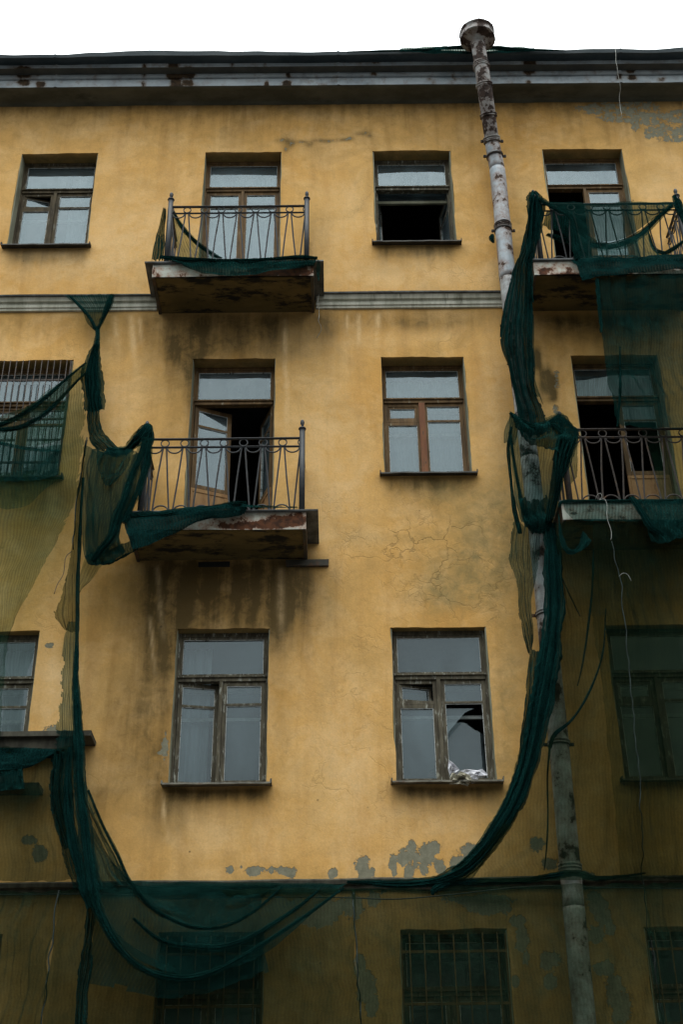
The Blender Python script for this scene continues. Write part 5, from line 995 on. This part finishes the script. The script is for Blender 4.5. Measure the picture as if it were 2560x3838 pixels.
bundle('inner_swag', [(2050, 880, -.3), (2120, 900, -.4), (2220, 920, -.6), (2310, 922, -.7), (2400, 880, -.76), (2470, 815, -.8), (2520, 770, -.8)], [.03, .06, .06, .06, .05, .04, .03], M['net_dense'], n15, 4, 1, 6, .35)
bundle('inner_swag', [(2430, 870, -.7), (2450, 930, -.7), (2490, 950, -.74), (2530, 930, -.78), (2570, 900, -.8)], [.01, .03, .035, .03, .02], M['net_dense'], n15, 4, 1, 2, .5)
net_part('inner_dark', [[(2045, 790, -.5), (2090, 800, -.5), (2145, 815, -.5)], [(2032, 850, -.4), (2085, 870, -.45), (2150, 900, -.5)]], M['net_dense'], 2, .02, seed=50, parent=n15, tat=(.02, 0, 0, .02))
net_part('fascia_cover', [[(2138, 968, -.86), (2200, 970, -.88), (2320, 968, -.88), (2440, 962, -.88), (2580, 958, -.88), (2700, 958, -.88)], [(2160, 1010, -.9), (2220, 1008, -.92), (2330, 1000, -.92), (2440, 990, -.92), (2580, 985, -.92), (2700, 985, -.92)], [(2178, 1055, -.9), (2235, 1040, -.92), (2340, 1032, -.92), (2450, 1018, -.92), (2580, 1010, -.92), (2700, 1010, -.92)]], M['net_thick'], 2, .012, seed=51, parent=n15, vfold=1.5, tat=(.03, 0, 0, .025))
bundle('post_wrap', [(2528, 735, -.74), (2540, 760, -.74), (2552, 790, -.76), (2580, 850, -.78)], [.03, .05, .05, .04], M['net_thick'], n15, 4, 2, 7, .7)
# 13 sheer panel hung below the upper right balcony
n16 = nets('debris_netting', 'sheer dark green netting panel hanging below the upper right balcony')
net_part('sheet', [[(2232, 1040, -.86), (2320, 1032, -.86), (2440, 1020, -.86), (2580, 1010, -.86), (2700, 1010, -.86)], [(2244, 1200, -.84), (2330, 1200, -.84), (2450, 1200, -.84), (2590, 1200, -.84), (2710, 1200, -.84)], [(2262, 1360, -.8), (2340, 1360, -.82), (2460, 1360, -.84), (2600, 1360, -.84), (2720, 1360, -.84)], [(2285, 1480, -.76), (2350, 1480, -.8), (2470, 1480, -.84), (2610, 1480, -.84), (2730, 1480, -.84)], [(2312, 1596, -.74), (2380, 1604, -.78), (2480, 1608, -.84), (2620, 1608, -.84), (2740, 1608, -.84)]], M['net_mid'], 6, .02, seed=52, parent=n16, crumple=.02, tat=(.02, 0, 0, 0))
net_part('doubled_edge', [[(2226, 1045, -.9), (2236, 1045, -.9), (2246, 1045, -.9)], [(2238, 1150, -.88), (2246, 1150, -.88), (2254, 1150, -.88)], [(2246, 1250, -.86), (2252, 1250, -.86), (2258, 1250, -.86)]], M['net_dense'], 1, .01, seed=53, parent=n16, tat=(.03, 0, 0, 0))
bundle('dark_fold', [(2324, 1300, -.84), (2325, 1400, -.82), (2322, 1500, -.8), (2314, 1600, -.76)], [.008, .012, .014, .01], M['net_dense'], n16, 3, 1, 2, .6)
net_part('lower_part', [[(2400, 1606, -.7), (2500, 1608, -.7), (2700, 1608, -.7)], [(2450, 1740, -.6), (2520, 1740, -.6), (2720, 1740, -.6)], [(2470, 1880, -.6), (2540, 1880, -.6), (2740, 1880, -.6)]], M['net_light'], 3, .012, seed=54, parent=n16)
# 14 netting on the lower right balcony edge
n17 = nets('debris_netting', 'green netting laid over the edge of the lower right balcony and bunched at its right')
net_part('edge_cover', [[(2108, 1880, -.86), (2240, 1878, -.86), (2400, 1876, -.86), (2700, 1872, -.86)], [(2120, 1920, -.87), (2240, 1915, -.87), (2400, 1915, -.87), (2700, 1910, -.87)], [(2150, 1950, -.87), (2240, 1954, -.87), (2400, 1955, -.87), (2700, 1950, -.87)]], M['net'], 3, .01, seed=55, parent=n17)
net_part('bunch', [[(2360, 1870, -.9), (2440, 1876, -.9), (2560, 1876, -.9), (2700, 1876, -.9)], [(2400, 1930, -.92), (2460, 1930, -.94), (2560, 1930, -.92), (2700, 1930, -.92)], [(2420, 1990, -.92), (2470, 1990, -.94), (2560, 1980, -.92), (2700, 1970, -.92)], [(2438, 2030, -.92), (2490, 2036, -.94), (2560, 2018, -.92), (2700, 2000, -.92)]], M['net_dense'], 4, .02, seed=56, parent=n17, tat=(.03, 0, 0, .03))
bundle('bunch_fold', [(2366, 1862, -.9), (2385, 1890, -.94), (2410, 1930, -.96), (2440, 1975, -.96), (2490, 2006, -.96)], [.03, .035, .04, .04, .02], M['net_thick'], n17, 4, 1, 4, .7)
bundle('edge_roll', [(2095, 1900, -.86), (2108, 1880, -.88), (2160, 1877, -.88), (2300, 1877, -.88), (2440, 1876, -.88), (2700, 1872, -.88)], [.012, .015, .012, .012, .014, .014], M['net_dense'], n17, 3, 3, 4, .8)
# 15 netting on the upper left balcony
n18 = nets('debris_netting', 'green netting caught on the left side and front edge of the upper left balcony')
net_part('side_flap', [[(612, 782, -.72), (618, 780, -.74), (622, 785, -.74)], [(595, 850, -.6), (608, 860, -.68), (620, 860, -.74)], [(580, 905, -.5), (600, 915, -.62), (618, 920, -.74)], [(566, 975, -.4), (590, 978, -.55), (612, 980, -.74)]], M['net_dense'], 3, .02, seed=57, parent=n18, tat=(.015, 0, 0, 0))
net_part('inside_flap', [[(642, 790, -.5), (650, 800, -.5), (660, 815, -.5)], [(655, 850, -.5), (690, 870, -.5), (715, 880, -.5)], [(662, 920, -.52), (720, 930, -.52), (770, 935, -.52)], [(668, 975, -.54), (740, 975, -.54), (815, 972, -.54)]], M['net_light'], 4, .015, seed=58, parent=n18)
bundle('diagonal_edge', [(648, 790, -.5), (680, 850, -.5), (730, 905, -.52), (790, 950, -.54), (830, 972, -.56)], [.015, .03, .03, .03, .02], M['net_dense'], n18, 3, 1, 5, .5)
net_part('front_swag', [[(640, 972, -.84), (740, 975, -.84), (850, 978, -.84), (960, 976, -.84), (1070, 970, -.84), (1185, 966, -.84)], [(660, 985, -.86), (750, 1000, -.88), (850, 1008, -.88), (960, 1002, -.88), (1070, 990, -.88), (1185, 980, -.86)], [(690, 996, -.86), (770, 1025, -.88), (850, 1036, -.88), (960, 1030, -.88), (1080, 1012, -.88), (1180, 994, -.86)]], M['net_dense'], 2, .01, seed=59, parent=n18, vfold=2.5, tat=(0, .02, 0, .02))
bundle('top_roll', [(600, 962, -.78), (640, 970, -.84), (720, 974, -.86), (850, 978, -.87), (1000, 974, -.87), (1120, 966, -.87), (1190, 968, -.86)], [.02, .03, .028, .022, .024, .028, .02], M['net_thick'], n18, 4, 3, 5, .8)
net_part('right_tail', [[(1188, 975, -.84), (1205, 978, -.84)], [(1186, 1020, -.8), (1204, 1015, -.8)], [(1190, 1060, -.8), (1200, 1050, -.8)]], M['net'], 2, .012, seed=60, parent=n18, tat=(.02, .02, 0, .04))
# 16 netting lying on the eave
n19 = nets('debris_netting', 'green netting crumpled along the roof edge beside the hopper head')
ev = lambda px, dz, d=-.60: (px, None, d, dz)
def eave_pts(l):
    o = []
    for px, dz in l:
        x = U(px, 180, -.6).x; a, b = proj_np(x, -.6, 18.16+dz); o.append((a, b, -.60))
    return o
bundle('eave_roll', eave_pts([(1300, -.06), (1400, -.05), (1500, -.04), (1580, -.03), (1660, .0), (1750, .03), (1830, .02), (1900, -.02), (2020, -.05), (2120, -.07)]), [.01, .018, .02, .025, .03, .04, .04, .03, .02, .01], M['net_thick'], n19, 4, 4, 3, .8)
net_part('eave_tear', [eave_pts([(1500, .01), (1680, .04), (1830, .05), (2000, .0)]), eave_pts([(1500, -.08), (1680, -.12), (1830, -.12), (2000, -.08)])], M['net_dense'], 3, .01, seed=61, parent=n19, tat=(0, 0, 0, .02))
n20 = nets('debris_netting', 'small rag of green netting caught on the drainpipe bracket')
bundle('rag', [(1846, 880, -.3), (1843, 895, -.32), (1850, 912, -.32)], [.02, .035, .015], M['net_thick'], n20, 4, 2, 2, .8, step=.01)
